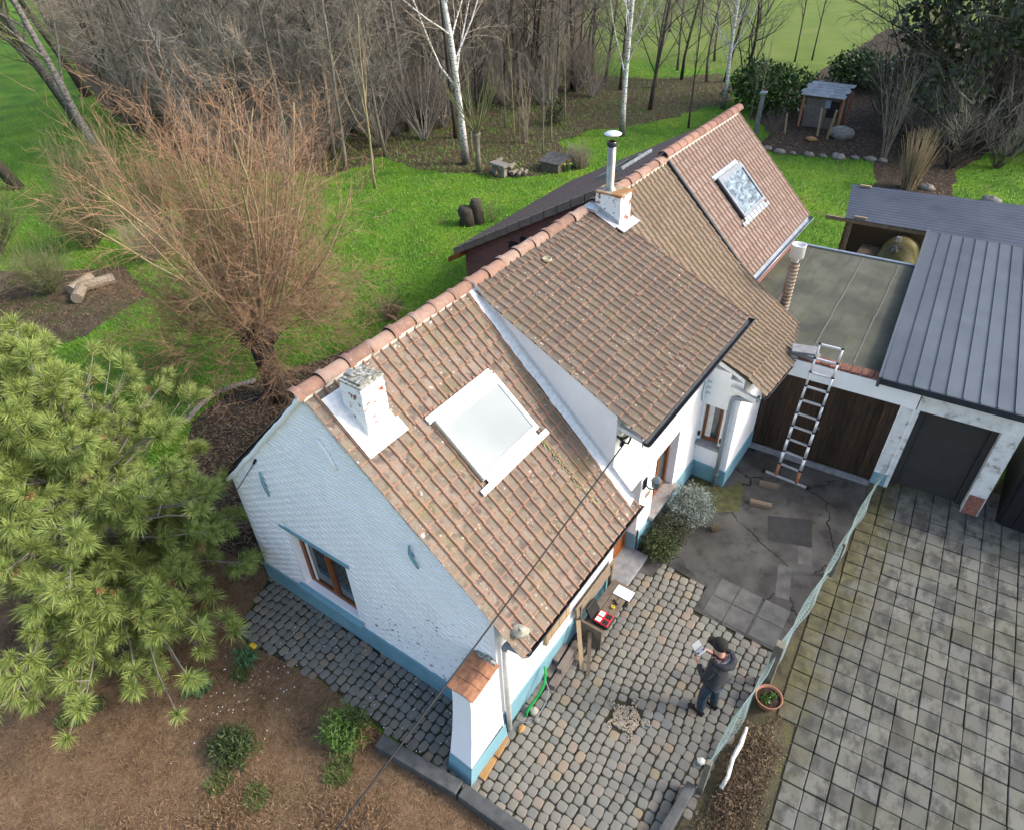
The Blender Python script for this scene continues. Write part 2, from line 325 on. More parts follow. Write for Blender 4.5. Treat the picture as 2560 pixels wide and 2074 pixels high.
mb = MB(); mb.box(XO+.03, XO+.04, WY0+.07, 3.39, WZ0+.07, WZ1-.07); mb.build('pane', 'glass', gw); mb = MB(); mb.box(XO+.03, XO+.04, 3.49, WY1-.07, WZ0+.07, WZ1-.07); mb.build('pane', 'glass', gw)
mb = MB(); mb.box(XO+.012, XO+.028, 3.93, 3.98, WZ0+.08, WZ1-.08); mb.build('curtain_edge', 'whiteframe', gw)
mb = MB(); mb.prism([(gxo(y)+dx, y, z) for y, dx, z in ((2.73, -.09, WZ0-.06), (4.27, -.09, WZ0-.06), (4.27, -.09, WZ0-.11), (2.73, -.09, WZ0-.11))], (.2, 0, .055)); mb.build('window_sill', 'blue', gw, bevel=.012)
mb = MB(); mb.prism([(gxo(y)-.022, y, z) for y, z in ((2.72, WZ1+.0), (4.3, WZ1+.0), (4.3, WZ1+.07), (2.72, WZ1+.07))], (.1, 0, -.0)); mb.build('lintel', 'blue', gw)
# wall anchors
for (ya, za, yb, zb) in ((4.28, 3.19, 4.24, 2.71), (1.25, 3.48, 1.17, 3.1)):
    mb = MB(); pts = [(gxo(ya)-.035-.012*math.sin(k/5*3.1), ya+(yb-ya)*k/5+(.03*math.sin(k*.8) if ya < 2 else 0), za+(zb-za)*k/5) for k in range(6)]
    mb.tube(pts, [.012, .02, .024, .022, .02, .014], 6); mb.box(gxo(ya)-.02, gxo(ya)+.02, ya-.03, ya+.01, (za+zb)/2-.03, (za+zb)/2+.03); mb.build('wall_anchor', 'blue', house, True)
mb = MB(); pts = [(gxo(2.35)-.03, 2.62-.05*k, 4.66-.012*(k-2)**2-.07*k) for k in range(6)]; mb.tube(pts, .022, 6); mb.build('wall_anchor', 'paint', house, True)
mb = MB(); mb.tube([(gxo(4.2)-.02, 4.33, 3.38), (gxo(4.6)-.03, 4.55, 3.1), (gxo(5)-.12, 4.9, 2.62), (gxo(5)-.5, 5.25, 2.2)], .008, 5); mb.tube([(gxo(4.3)-.02, 4.30, 3.42), (gxo(4.3)-.03, 4.36, 3.33)], .022, 6); mb.build('wall_cable', 'darkmetal', house)

# --- front wall (near and middle part share one plane), door and window openings
fw = MB(); T = .3
def fbox(x0, x1, z0, z1): fw.box(x0, x1, 0, T, z0, z1)
fbox(.24, 3.3, 0, 2.9); fbox(3.3, 4.18, 1.95, 2.9); fbox(4.18, 4.75, 0, 2.9); fbox(4.75, 5.72, 0, .55); fbox(4.75, 5.72, 1.94, 2.9); fbox(5.72, 6.77, 0, 2.9); fbox(3.06, 6.77, 2.9, 4.02)
fw.box(-.001, .3, -.006, -.0005, 0, 2.88); fw.build('front_wall', 'paint', house)
for x0, x1 in ((.0, 3.3), (4.18, 4.75), (4.75, 6.74)):
    mb = MB(); mb.box(x0, x1, -.025, .0-.002, 0, .45); mb.build('plinth', 'blue', house)
mb = MB(); mb.box(4.174, 4.178, .0, .22, 0, .5); mb.build('plinth', 'blue', house)
def frame_xz(mb, y, x0, x1, z0, z1, wd=.07, th=.06):
    mb.box(x0, x1, y, y+th, z0, z0+wd); mb.box(x0, x1, y, y+th, z1-wd, z1); mb.box(x0, x0+wd, y, y+th, z0+wd, z1-wd); mb.box(x1-wd, x1, y, y+th, z0+wd, z1-wd)
mb = MB(); frame_xz(mb, .15, 4.75, 5.72, .55, 1.94, .085, .07); mb.box(5.2, 5.27, .148, .222, .635, 1.855); fwn = mb.build('window', 'frame', house)
for a, b in ((4.835, 5.2), (5.27, 5.635)):
    mb = MB(); mb.box(a, b, .19, .2, .635, 1.855); mb.build('pane', 'glass', fwn)
mb = MB(); mb.box(4.68, 5.79, -.1, .148, .475, .557); mb.build('window_sill', 'stonelight', fwn, bevel=.01)
mb = MB(); mb.box(3.3, 4.18, .2, .26, .1, 1.95); door = mb.build('door', 'frame', house)
mb = MB(); frame_xz(mb, .17, 3.3, 4.17, .1, 1.95, .07, .03); mb.build('door_frame', 'frame', door)
mb = MB(); mb.box(3.45, 4.03, .188, .2, 1.1, 1.8); mb.build('pane', 'glass', door)
mb = MB(); mb.box(3.2, 4.2, -.3, .2, .02, .1); mb.build('door_step', 'stone', door, bevel=.012)
mb = MB(); mb.tube([(4.2, -.03, .12), (4.2, -.03, .62)], .022, 6); mb.build('rain_pipe', 'darkmetal', house)
# lintel band under middle gutter, wall lamp, number plate
mb = MB(); mb.box(3.15, 4.6, -.02, -.003, 3.42, 3.55); mb.build('render_band', 'stonelight', house)
mb = MB(); mb.box(4.25, 4.36, -.03, -.003, 1.62, 1.84); mb.tube([(4.31, -.03, 1.7), (4.31, -.09, 1.64), (4.32, -.18, 1.66), (4.33, -.2, 1.72)], .014, 6); lamp = mb.build('wall_lamp', 'darkmetal', house)
mb = MB(); mb.lathe([(.0, .22), (.05, .2), (.1, .13), (.085, .11), (.07, -.02), (.05, -.05), (0, -.06)], (4.34, -.2, 1.74), 6); mb.build('lantern', simple('lantern_glass', (.16, .2, .22), (.1, .12, .14), 8, .25, .3), lamp)
mb = MB(); mb.box(4.42, 4.6, -.018, -.003, 1.26, 1.38); pl = mb.build('number_plate', simple('glazed_plate', (.58, .48, .34), (.44, .35, .25), 30, .4), house)
mb = MB()
for k in range(3): mb.tube([(4.45+.05*k, -.02, 1.35), (4.47+.05*k, -.02, 1.32), (4.455+.05*k, -.02, 1.29)], .006, 4)
mb.build('painted_motif', 'board', pl)
# shutter / hatch of pale boards under the near eave
mb = MB(); mb.box(1.13, 1.2, -.06, -.003, .86, 1.28); mb.box(1.2, 1.84, -.04, -.003, .86, .9); hatch = mb.build('wall_hatch', 'paleboard', house)
for k in range(6): mb = MB(); mb.box(1.205+.105*k, 1.305+.105*k, -.035-.004*(k % 2), -.003, .9, 1.27); mb.build('plank', 'paleboard', hatch)

# --- wedge wall between near and middle roof, middle cheek, wing, back walls
def wx(y): return 2.985+.0685*(y+.02)       # wedge wall runs slightly askew
mb = MB(); mb.prism([(wx(y), y, z) for y, z in ((-.02, 2.9), (-.02, zmid(-.02)+.012), (YR, ZR), (YR-.03, ZR-.2), (.2, zn(.2)-.1))], (.14, 0, 0)); mb.build('wedge_wall', 'paint', house)
mb = MB(); mb.prism([(6.66, -.02, 2.6), (6.66, -.02, 3.98), (6.66, YR, ZR-.02), (6.66, .5, 3.0)], (.12, 0, 0)); mb.build('cheek_wall', 'paint', house)
def tan_prof(s):
    """arc length along the tan roof from the ridge -> (y,z); steep, then kicks out"""
    pts = [(YR, ZR), (.9, 3.58), (.44, 3.17), (.1, 2.92), (-1.12, 2.11)]
    for (a, b), (c, d) in zip(pts, pts[1:]):
        L = math.hypot(c-a, d-b)
        if s <= L or (c, d) == pts[-1]: return a+(c-a)*s/L, b+(d-b)*s/L, math.atan2(b-d, a-c)
        s -= L
wg = MB()
def wbox(y0, y1, z0, z1): wg.box(6.77, 7.0, y0, y1, z0, z1)
wbox(-.69, -.43, 0, 2.62); wbox(-.43, -.05, 0, 1.0); wbox(-.43, -.05, 1.9, 2.75); wbox(-.05, .0-.002, 0, 2.9)
wg.prism([(6.77, -.69, 2.62), (6.77, -.43, 2.75), (6.77, 0, 2.9), (6.77, 0, 3.02), (6.77, -.69, 2.71)], (.2, 0, 0))
wg.prism([(7.0, -.69, 0), (8.39, -.69, 0), (8.39, -.69, 2.35), (7.0, -.69, 2.66)], (0, .24, 0)); wg.build('wing_wall', 'paint', house)
mb = MB(); mb.box(6.745, 6.768, -.69, 0, 0, .43); mb.box(6.745, 8.36, -.715, -.692, 0, .43); mb.build('plinth', 'blue', house)
mb = MB(); frame_yz(mb, 6.85, -.43, -.05, 1.0, 1.9, .06, .05); ww = mb.build('window', 'frame', house)
mb = MB(); mb.box(6.88, 6.89, -.37, -.11, 1.06, 1.84); mb.build('pane', 'glass', ww); mb = MB(); mb.box(6.868, 6.878, -.22, -.1, 1.06, 1.84); mb.build('curtain_edge', 'whiteframe', ww)
mb = MB(); mb.box(6.66, 6.848, -.5, .0-.003, .925, 1.006); mb.build('window_sill', 'stone', ww, bevel=.01)
for zz in (1.12,): 
    for yy in (-.47, -.02): mb = MB(); mb.box(6.72, 6.768, yy-.03, yy+.012, zz, zz+.09); mb.build('shutter_hinge', 'darkmetal', ww)
mb = MB()
for k in range(3): mb.tube([(6.755, -.02, 2.15+.13*k), (6.74, .0-.05, 2.2+.13*k), (6.755, -.1, 2.17+.13*k)], .008, 5)
mb.tube([(6.55, -.03, 2.1), (6.5, -.03, 2.3), (6.55, -.03, 2.55)], .012, 5); mb.build('wall_anchor', 'blue', house)
mb = MB(); mb.box(.2, 9.25, 5.05, 5.27, 0, 2.6); mb.build('back_wall', 'paint', house)
mb = MB(); mb.box(9.79, 13.55, .55, .8, 0, 3.05); mb.prism([(13.3, .6, 0), (13.3, 8.0, 0), (13.3, 8.0, 2.2), (13.3, YR, 5.1), (13.3, .6, 3.0)], (.25, 0, 0)); mb.build('end_wall', 'brick', house)
def zr(y): return 5.24 - (y-YR)*(5.24-2.12)/(8.2-YR)
mb = MB(); mb.prism([(9.25, 2.75, 2), (9.25, 7.95, 0), (9.25, 7.95, zr(7.95)-.12), (9.25, 2.75, zr(2.75)-.12)], (.22, 0, 0)); mb.box(9.475, 15.0, 7.73, 7.95, 0, 2.1); bw_ = mb.build('brick_wall', 'brick', house)
for yy in (5.95, 6.3): mb = MB(); mb.box(9.14, 9.248, yy-.09, yy+.09, zr(yy)-.62, zr(yy)-.42); mb.build('wall_vent', 'darkmetal', bw_)
mb = MB(); mb.obox((8.95, 7.9, zr(7.9)-.24), (.3, 0, 0), (0, .42, -.24), (0, 0, .14)); mb.build('soffit_board', 'frame', house)

# ------------------------------------------------------------------ roof tiles
def tile_geo(w, l, th=.017, rib=.03):
    prof = [(0, .004, .3), (.06*w, 0, .05), (.66*w, .001, 0), (.74*w, .004, .1), (.79*w, rib*.75, .8), (.84*w, rib, 1), (.91*w, rib, 1), (.96*w, rib*.75, .9), (1.0*w, .004, .4)]
    n = len(prof); V = []; W = []
    for (y, dz, wr) in ((0, 0, 0), (l*.905, .0145, 0), (l*.935, .015, .95), (l*1.0, .017, 1)):
        for x, z, q in prof: V.append((x, y, z+dz)); W.append(max(q, wr))
    for x, z, q in prof: V.append((x, l, z+.017-th)); W.append(.9)
    Fc = []
    for r in range(4):
        for k in range(n-1): Fc.append((r*n+k, (r+1)*n+k, (r+1)*n+k+1, r*n+k+1))
    Fc.append((0, n, 3*n, 4*n)); Fc.append((n-1, 5*n-1, 4*n-1, 2*n-1))
    return V, Fc, W
def tile_roof(prof, x0, x1, w, gauge, nrows, parent, mat, single=0, skip=None, x_at_row=None, jit=1.0, s0=.0, rib=.032, dz=None):
    V, Fc, W = tile_geo(w*1.02, gauge*1.13, rib=rib); Va = np.array(V); Fa = np.array(Fc)
    mb = MB(); mb.v = V; mb.f = Fc; mb.mi = [0]*len(Fc); mb.w = W; pr = mb.build('roof_tile', mat); me = pr.data; bpy.data.objects.remove(pr)
    spots = []
    for r in range(nrows):
        y, z, a = prof(s0 + r*gauge)
        xa, xb = (x0, x1) if x_at_row is None else x_at_row(r, y)
        n = max(1, int(round((xb-xa)/w))); 
        for c in range(n):
            x = xa+c*(xb-xa)/n
            if skip and skip(x+w/2, y - math.cos(a)*gauge*.5): continue
            if dz:
                k0 = dz(x, y); k1 = dz(x, y-.05); spots.append((x, y, z+k0, math.atan(math.tan(a)-(k1-k0)/.05)))
            else: spots.append((x, y, z, a))
    spots.sort(key=lambda q: (q[0]-CAM.x)**2+(q[1]-CAM.y)**2+(q[2]-CAM.z)**2)
    VV, FF, WW = [], [], []
    for i, (x, y, z, a) in enumerate(spots):
        # local x -> +X, local y -> down slope (towards -Y or +Y), local z -> normal
        sgn = 1 if prof in (rear_prof, back_prof) else -1
        d = Vector((0, sgn*math.cos(a), -math.sin(a))); nn = Vector((0, sgn*math.sin(a), math.cos(a)))
        j = jit*random.uniform(-1, 1)
        m = Matrix(((1, d.x, nn.x, x), (0, d.y, nn.y, y), (0, d.z, nn.z, z), (0, 0, 0, 1))) @ Matrix.Translation((j*.003, random.uniform(-.005, .005)*jit, .012+random.uniform(0, .005)*jit)) @ Matrix.Rotation(j*.012, 4, 'Z') @ Matrix.Rotation(random.uniform(-.012, .012)*jit, 4, 'X')
        if i < single: piece(me, 'roof_tile', m, parent)
        else:
            b = len(VV)*len(V); mm = np.array(m); VV.append(Va @ mm[:3, :3].T + mm[:3, 3]); FF.append(Fa + b); WW += W
    if VV: tag(npmesh('roof_tile_field', np.concatenate(VV), np.concatenate(FF), mat, parent, wear=WW), kind='stuff')
def rear_prof(s): a = math.atan2(5.24-2.12, 8.2-YR); return YR+s*math.cos(a), 5.26-s*math.sin(a), a
def back_prof(s): a = math.atan2(ZR-2.38, 5.65-YR); return YR+s*math.cos(a), ZR-s*math.sin(a), a
an = math.atan(.8553); am = math.atan(.4322)
def near_prof(s): return YR-s*math.cos(an), ZR-s*math.sin(an), an
def mid_prof(s): return YR-s*math.cos(am), ZR+.03-s*math.sin(am), am
ap = math.atan2(5.30-3.12, YR-.436)
def pink_prof(s): return YR-s*math.cos(ap), 5.33-s*math.sin(ap), ap
def slab(x0, x1, yz, th, name='roof', mat='slab_under', x1b=None, x0b=None):
    P = [(x0, *yz[0])] + []; mb = MB()
    up = [(y, z-.012) for y, z in yz]; dn = [(y, z-th) for y, z in reversed(yz)]
    mb.prism([(x0, y, z) for y, z in up+dn], (x1-x0, 0, 0)); return mb.build(name, mat, house)
# near roof
roof_n = slab(-.03, 3.0, [(YR, ZR), (-.46, zn(-.46))], .09)
SK1 = (1.10, 2.38, .98, 1.74)
tile_roof(near_prof, -.09, 3.02, .166, .2195, 19, roof_n, 'tile_near', 300, lambda x, y: (SK1[0]+.04 < x < SK1[1]-.04 and SK1[2]+.06 < y < SK1[3]-.04) or (.27 < x < .58 and 2.0 < y < 2.3), lambda r, y: (-.09, wx(y)+.03))
roof_b = slab(.03, 9.2, [(5.65, 2.38), (YR, ZR)], .09)
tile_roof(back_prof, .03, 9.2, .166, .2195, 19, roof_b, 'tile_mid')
# middle roof
roof_m = slab(3.145, 6.78, [(YR, ZR+.03), (-.44, zmid(-.44)+.02)], .06)
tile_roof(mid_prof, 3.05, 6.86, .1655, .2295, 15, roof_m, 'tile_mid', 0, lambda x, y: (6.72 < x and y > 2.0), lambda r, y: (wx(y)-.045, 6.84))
# tan roof (extends further right than the middle one, running down over the wing)
def tan_dz(x, y): return max(0, min(.5, .285*(1.05-y)))*max(0, min(1, 1-(x-6.65)/3.14))
mb = MB(); prf = [tan_prof(s)[:2] for s in (0, .8, 1.6, 2.2, 2.5, 2.8, 3.1, 3.4, 3.8, 4.2, 4.62)]
for xa, xb in zip([6.72+.51*k for k in range(6)], [6.72+.51*(k+1) for k in range(6)]):
    for (y0, z0), (y1, z1) in zip(prf, prf[1:]):
        for dn in (.014, .1): mb.face([(xa, y0, z0-dn+tan_dz(xa, y0)), (xb, y0, z0-dn+tan_dz(xb, y0)), (xb, y1, z1-dn+tan_dz(xb, y1)), (xa, y1, z1-dn+tan_dz(xa, y1))])
for (y0, z0), (y1, z1) in zip(prf, prf[1:]): mb.face([(6.72, y0, z0-.014+tan_dz(6.72, y0)), (6.72, y1, z1-.014+tan_dz(6.72, y1)), (6.72, y1, z1-.1+tan_dz(6.72, y1)), (6.72, y0, z0-.1+tan_dz(6.72, y0))])
roof_t = mb.build('roof', 'slab_under', house)
def tan_x(r, y):
    return (6.62 if y < .1 else 6.70, 9.80)
tile_roof(tan_prof, 6.7, 9.8, .166, .2255, 22, roof_t, 'tile_tan', 0, lambda x, y: (x < 7.0 and y > 2.05), tan_x, 1.2, dz=tan_dz)
# pink roof and long rear roof
roof_p = slab(9.80, 13.74, [(YR, 5.33), (.46, 3.15)], .11)
SK2 = (10.87, 12.18, 1.2, 1.95)
tile_roof(pink_prof, 9.82, 13.80, .166, .240, 13, roof_p, 'tile_pink', 0, lambda x, y: SK2[0]+.04 < x < SK2[1]-.04 and SK2[2]+.06 < y < SK2[3]-.04, None, .5, rib=.026)
mb = MB(); mb.obox((9.735, YR+.02, 5.42), (.07, 0, 0), (0, .42-YR, 3.12-5.33), (0, .0, -.14)); mb.build('edge_flashing', 'darkmetal', house)
mb = MB(); mb.prism([(9.11, YR, 5.24), (9.11, 8.2, 2.12), (15.0, 8.2, 2.12), (13.72, YR, 5.24)], (0, 0, -.09)); roof_r = mb.build('roof', 'slab_under', house)
tile_roof(rear_prof, 9.11, 13.7, .2, .25, 25, roof_r, 'tile_rear', 0, lambda x, y: False, lambda r, y: (9.16, 13.72+(y-YR)*.235), .4)
k = 0
while .02+k*.42 < 6.3:      # verge tiles with a square drop along the near edge of the rear roof
    y0, z0, a = rear_prof(.02+k*.42); y1, z1, _ = rear_prof(.02+k*.42+.44); mb = MB(); mb.prism([(9.08, y0, z0+.05), (9.08, y1, z1+.065), (9.08, y1, z1-.13), (9.08, y0, z0-.145)], (.1, 0, 0)); mb.build('verge_tile', 'tile_rear', roof_r); k += 1
# ridge tiles
def ridge_tile(rad, L, collar):
    mb = MB(); n = 9; rings = []
    for x, r in ((0, rad), (L-.07, rad*.97), (L-.065, rad+collar), (L-.005, rad+collar), (L+.03, rad+collar*.6)):
        rings.append([(x, r*math.cos(math.pi*j/(n-1)), r*math.sin(math.pi*j/(n-1))*.88-.02) for j in range(n)])
    for rg in rings: mb.v += rg
    for k in range(len(rings)-1):
        for j in range(n-1): mb.f.append((k*n+j, k*n+j+1, (k+1)*n+j+1, (k+1)*n+j)); mb.mi.append(0)
    m_ = len(mb.v); mb.v += [(0, y*.85, z*.85-.01) for x, y, z in rings[0]]
    for j in range(n-1): mb.f.append((j, m_+j, m_+j+1, j+1)); mb.mi.append(0)
    return mb
mb = MB(); mb.box(-.1, 13.7, YR-.09, YR+.09, ZR-.12, ZR+.05); ridge = mb.build('ridge', 'mortar', house)
p = ridge_tile(.115, .42, .022).build('ridge_tile', 'ridge', None, True); rme = p.data; bpy.data.objects.remove(p)
p = ridge_tile(.12, .33, .012).build('ridge_tile', 'ridge_new', None, True); rme2 = p.data; bpy.data.objects.remove(p)
x = -.16
while x < 9.7:
    if not 6.55 < x+.2 < 6.95: piece(rme, 'ridge_tile', Matrix.Translation((x+.42, YR+random.uniform(-.008, .008), ZR+.035+random.uniform(-.008, .008))) @ Matrix.Rotation(math.pi+random.uniform(-.02, .02), 4, 'Z') @ Matrix.Rotation(random.uniform(-.012, .012), 4, 'Y'), ridge)
    x += .415
x = 9.72
while x < 13.75: piece(rme2, 'ridge_tile', Matrix.Translation((x+.33, YR, ZR+.11)) @ Matrix.Rotation(math.pi, 4, 'Z'), ridge); x += .325
# mortar crumbs under the ridge
mb = MB()
for k in range(90):
    x = random.uniform(-.05, 6.5); q = random.uniform(.012, .03); mb.obox((x, YR-.125+random.uniform(-.02, .02), ZR-.09), (q*2, q*.3, 0), (0, q, -q*.5), (0, q*.2, q))
mb.build('ridge_mortar', 'mortar', ridge)
# gutters, downpipes, flashings
def gutter(x0, x1, y, z, r, mat, name='gutter', dzz=0):
    mb = MB(); n = 8; i0 = 0
    for xx in (x0, x1):
        for j in range(n): a = math.pi+math.pi*j/(n-1); mb.v.append((xx, y+r*math.cos(a), z+r*math.sin(a)+(dzz if xx == x1 else 0)))
        for j in range(n): a = math.pi+math.pi*j/(n-1); mb.v.append((xx, y+(r-.008)*math.cos(a), z+(r-.008)*math.sin(a)+(dzz if xx == x1 else 0)))
    for j in range(n-1):
        mb.f += [(j, j+1, 2*n+j+1, 2*n+j), (n+j, 3*n+j, 3*n+j+1, n+j+1)]; mb.mi += [0, 0]
    mb.f += [tuple(range(n)), tuple(range(2*n, 3*n)), (0, 2*n, 3*n, n), (n-1, 2*n-1, 4*n-1, 3*n-1)]; mb.mi += [0]*4
    mb.tube([(x0, y-r, z+.004), (x1, y-r, z+.004+dzz)], .011, 5)
    return mb.build(name, mat, house, True)
gutter(.0, 3.05, -.50, 2.56, .055, 'zincdark'); gutter(2.93, 6.93, -.52, 3.88, .065, 'zincdark'); gutter(9.78, 13.85, .37, 3.09, .075, 'zinc'); gutter(6.6, 8.2, -1.12, 2.6, .05, 'zincdark', dzz=-.24)
mb = MB(); mb.box(2.97, 6.75, -.455, -.43, 3.74, 3.88); mb.build('fascia_board', 'pvcwhite', house)
mb = MB(); mb.box(0.0, 3.02, -.43, -.41, 2.42, 2.55); mb.build('fascia_board', 'zincdark', house)
mb = MB(); mb.obox((6.65, -1.06, 2.5), (1.55, 0, -.23), (0, .02, 0), (0, 0, .1)); mb.build('fascia_board', 'pvcwhite', house)
mb = MB(); mb.tube([(.06, -.5, 2.53), (.06, -.48, 2.44), (.08, -.3, 2.36), (.1, -.12, 2.28), (.1, -.08, 2.2), (.1, -.075, 1.9), (.1, -.075, .02)], .042, 10); mb.build('downpipe', 'pvcwhite', house, True)
mb = MB(); mb.tube([(.05, -.46, 2.43), (.08, -.3, 2.36), (.1, -.12, 2.28), (.1, -.078, 2.17)], .05, 10); mb.build('downpipe_elbow', 'pvc', house, True)
mb = MB(); mb.tube([(6.7, -1.02, 2.5), (6.7, -.99, 2.42), (6.7, -.93, 2.38), (6.7, -.62, 2.32), (6.7, -.56, 2.28), (6.69, -.545, 2.2), (6.69, -.545, .02)], .045, 10); dp = mb.build('downpipe', 'pvc', house, True)
for zz in (.35, 1.15, 1.95): mb = MB(); mb.lathe([(.045, 0), (.053, 0), (.053, .03), (.045, .03)], (6.69, -.545, zz), 10); mb.build('pipe_clip', 'zinc', dp)
# lead strip where wedge wall meets near roof
mb = MB(); n = 30
for k in range(n):
    y0 = -.42+(YR-.1+.42)*k/n; y1 = -.42+(YR-.1+.42)*(k+1)/n; o = random.uniform(-.012, .012)
    mb.face([(wx(y0)-.12+o, y0, zn(y0)+.055), (wx(y1)-.12+o, y1, zn(y1)+.055), (wx(y1)-.005, y1, zn(y1)+.12), (wx(y0)-.005, y0, zn(y0)+.12)])
    mb.face([(wx(y0)-.008, y0, zn(y0)+.1), (wx(y1)-.008, y1, zn(y1)+.1), (wx(y1)-.01, y1, zn(y1)+.2+o), (wx(y0)-.01, y0, zn(y0)+.2+o)])
mb.build('lead_flashing', 'leadwhite', house)
# eave bearers below the middle roof corner
mb = MB(); mb.obox((3.04, -.4, 3.74), (.07, 0, 0), (0, .4, .09), (0, 0, .07)); mb.build('rafter_end', 'whiteframe', house); mb = MB(); mb.obox((6.65, -.98, 2.36), (.08, 0, 0), (0, .5, .1), (0, 0, .1)); mb.build('rafter_end', 'whiteframe', house)

# --- chimneys
def brick_box(x0, x1, y0, y1, z0, z1, parent, mat, hgt=.062, ln=.2):
    mb = MB(); b_ = MB(); b_.obox((0, 0, 0), (1, 0, 0), (0, 1, 0), (0, 0, 1)); pr = b_.build('brick', mat); me = pr.data; bpy.data.objects.remove(pr)
    z = z0; r = 0
    while z+hgt <= z1+.001:
        for side in range(4):
            Ls = (x1-x0) if side % 2 == 0 else (y1-y0); a = -(ln/2 if r % 2 else 0)
            while a < Ls-.02:
                s0_ = max(a, 0); s1_ = min(a+ln, Ls)-.008
                if s1_-s0_ > .03:
                    o = random.uniform(0, .006)
                    if side == 0: c = (x0+s0_, y0-.004-o, z)
                    if side == 2: c = (x0+s0_, y1-.006+o, z)
                    if side == 1: c = (x1-.006+o, y0+s0_, z)
                    if side == 3: c = (x0-.004-o, y0+s0_, z)
                    dim = (s1_-s0_, .012, hgt-.008) if side % 2 == 0 else (.012, s1_-s0_, hgt-.008)
                    piece(me, 'brick', Matrix.Translation(c) @ Matrix.Diagonal((*dim, 1)), parent)
                a += ln
        z += hgt; r += 1
mb = MB(); mb.box(.245, .615, 1.965, 2.325, 4.2, 5.44); ch1 = mb.build('chimney', 'peel', house); brick_box(.245, .615, 1.965, 2.325, 4.62, 5.42, ch1, 'peel')
mb = MB(); P = [(.235, 1.955), (.63, 1.955), (.63, 2.335), (.235, 2.335)]
mb.prism([(x, y, 5.43) for x, y in P], (0, 0, .03)); mb.prism([(x*.8+.43*.2, y*.8+2.145*.2, 5.46) for x, y in P], (0, 0, .025)); mb.build('chimney_top', 'mossmortar', ch1, bevel=.01)
mb = MB(); mb.obox((.33, 2.2, 5.48), (.1, .03, .01), (-.02, .09, 0), (0, 0, .04)); mb.build('cap_stone', 'stone', ch1, bevel=.015)
def apron(mb, x0, x1, y0, y1, f, lift=.05): mb.prism([(x0, y0, f(y0)+lift), (x1, y0, f(y0)+lift), (x1, y1, f(y1)+lift), (x0, y1, f(y1)+lift)], (0, 0, .008))
mb = MB(); apron(mb, .06, .74, 1.80, 1.965, zn, .078); apron(mb, .06, .245, 1.96, 2.47, zn, .078); apron(mb, .615, .7, 1.96, 2.4, zn, .078); apron(mb, .06, .7, 2.33, 2.5, zn, .08)
mb.prism([(.236, 1.96, zn(1.96)+.06), (.236, 2.33, zn(2.33)+.06), (.236, 2.33, zn(2.33)+.16), (.236, 1.96, zn(1.96)+.13)], (-.006, 0, 0)); mb.build('lead_flashing', 'leadwhite', ch1)
mb = MB(); mb.prism([(.08, 2.3, zn(2.3)+.075), (.24, 2.3, zn(2.3)+.075), (.24, 2.5, zn(2.5)+.075), (.08, 2.46, zn(2.46)+.075)], (0, 0, .01)); mb.build('lead_patch', 'lead', ch1)
mb = MB(); mb.box(6.68, 7.07, 2.06, 2.56, 4.4, 5.6); ch2 = mb.build('chimney', 'peel', house); brick_box(6.68, 7.07, 2.06, 2.56, 4.98, 5.58, ch2, 'peel')
mb = MB(); mb.box(6.655, 7.095, 2.035, 2.585, 5.595, 5.635); mb.build('chimney_top', 'rustcap', ch2, bevel=.012)
mb = MB(); mb.lathe([(.13, 0), (.11, .02), (.085, .05), (.078, .06), (.075, .82), (.07, .82)], (6.86, 2.39, 5.635), 14)
for a in range(3): c_, s_ = math.cos(a*2.1+.5), math.sin(a*2.1+.5); mb.tube([(6.86+.07*c_, 2.39+.07*s_, 6.4), (6.86+.09*c_, 2.39+.09*s_, 6.5), (6.86+.11*c_, 2.39+.11*s_, 6.58)], .006, 4)
fl = mb.build('flue_pipe', 'steel', ch2, True); mb = MB(); mb.lathe([(0, .045), (.1, .025), (.155, 0), (.15, -.012), (0, .0)], (6.86, 2.39, 6.585), 18); mb.build('flue_cap', 'steelcap', ch2, True)
mb = MB(); mb.lathe([(.085, 0), (.09, .05), (.078, .07)], (6.86, 2.39, 6.38), 14); mb.build('flue_collar', 'darkmetal', ch2, True)
mb = MB(); apron(mb, 6.58, 7.2, 1.9, 2.06, lambda y: zmid(y)+.03, .07); apron(mb, 6.52, 6.68, 2.06, 2.6, lambda y: zmid(y)+.03, .07); mb.obox((6.5, 2.45, ZR+.02), (.2, .02, 0), (0, .22, .03), (0, 0, .05)); mb.build('lead_flashing', 'lead', ch2)
mb = MB(); mb.prism([(6.672, 2.06, zmid(2.06)+.08), (6.672, 2.56, zmid(2.56)+.08), (6.672, 2.56, zmid(2.56)+.2), (6.672, 2.06, zmid(2.06)+.16)], (-.008, 0, 0)); mb.build('lead_upstand', 'lead', ch2)
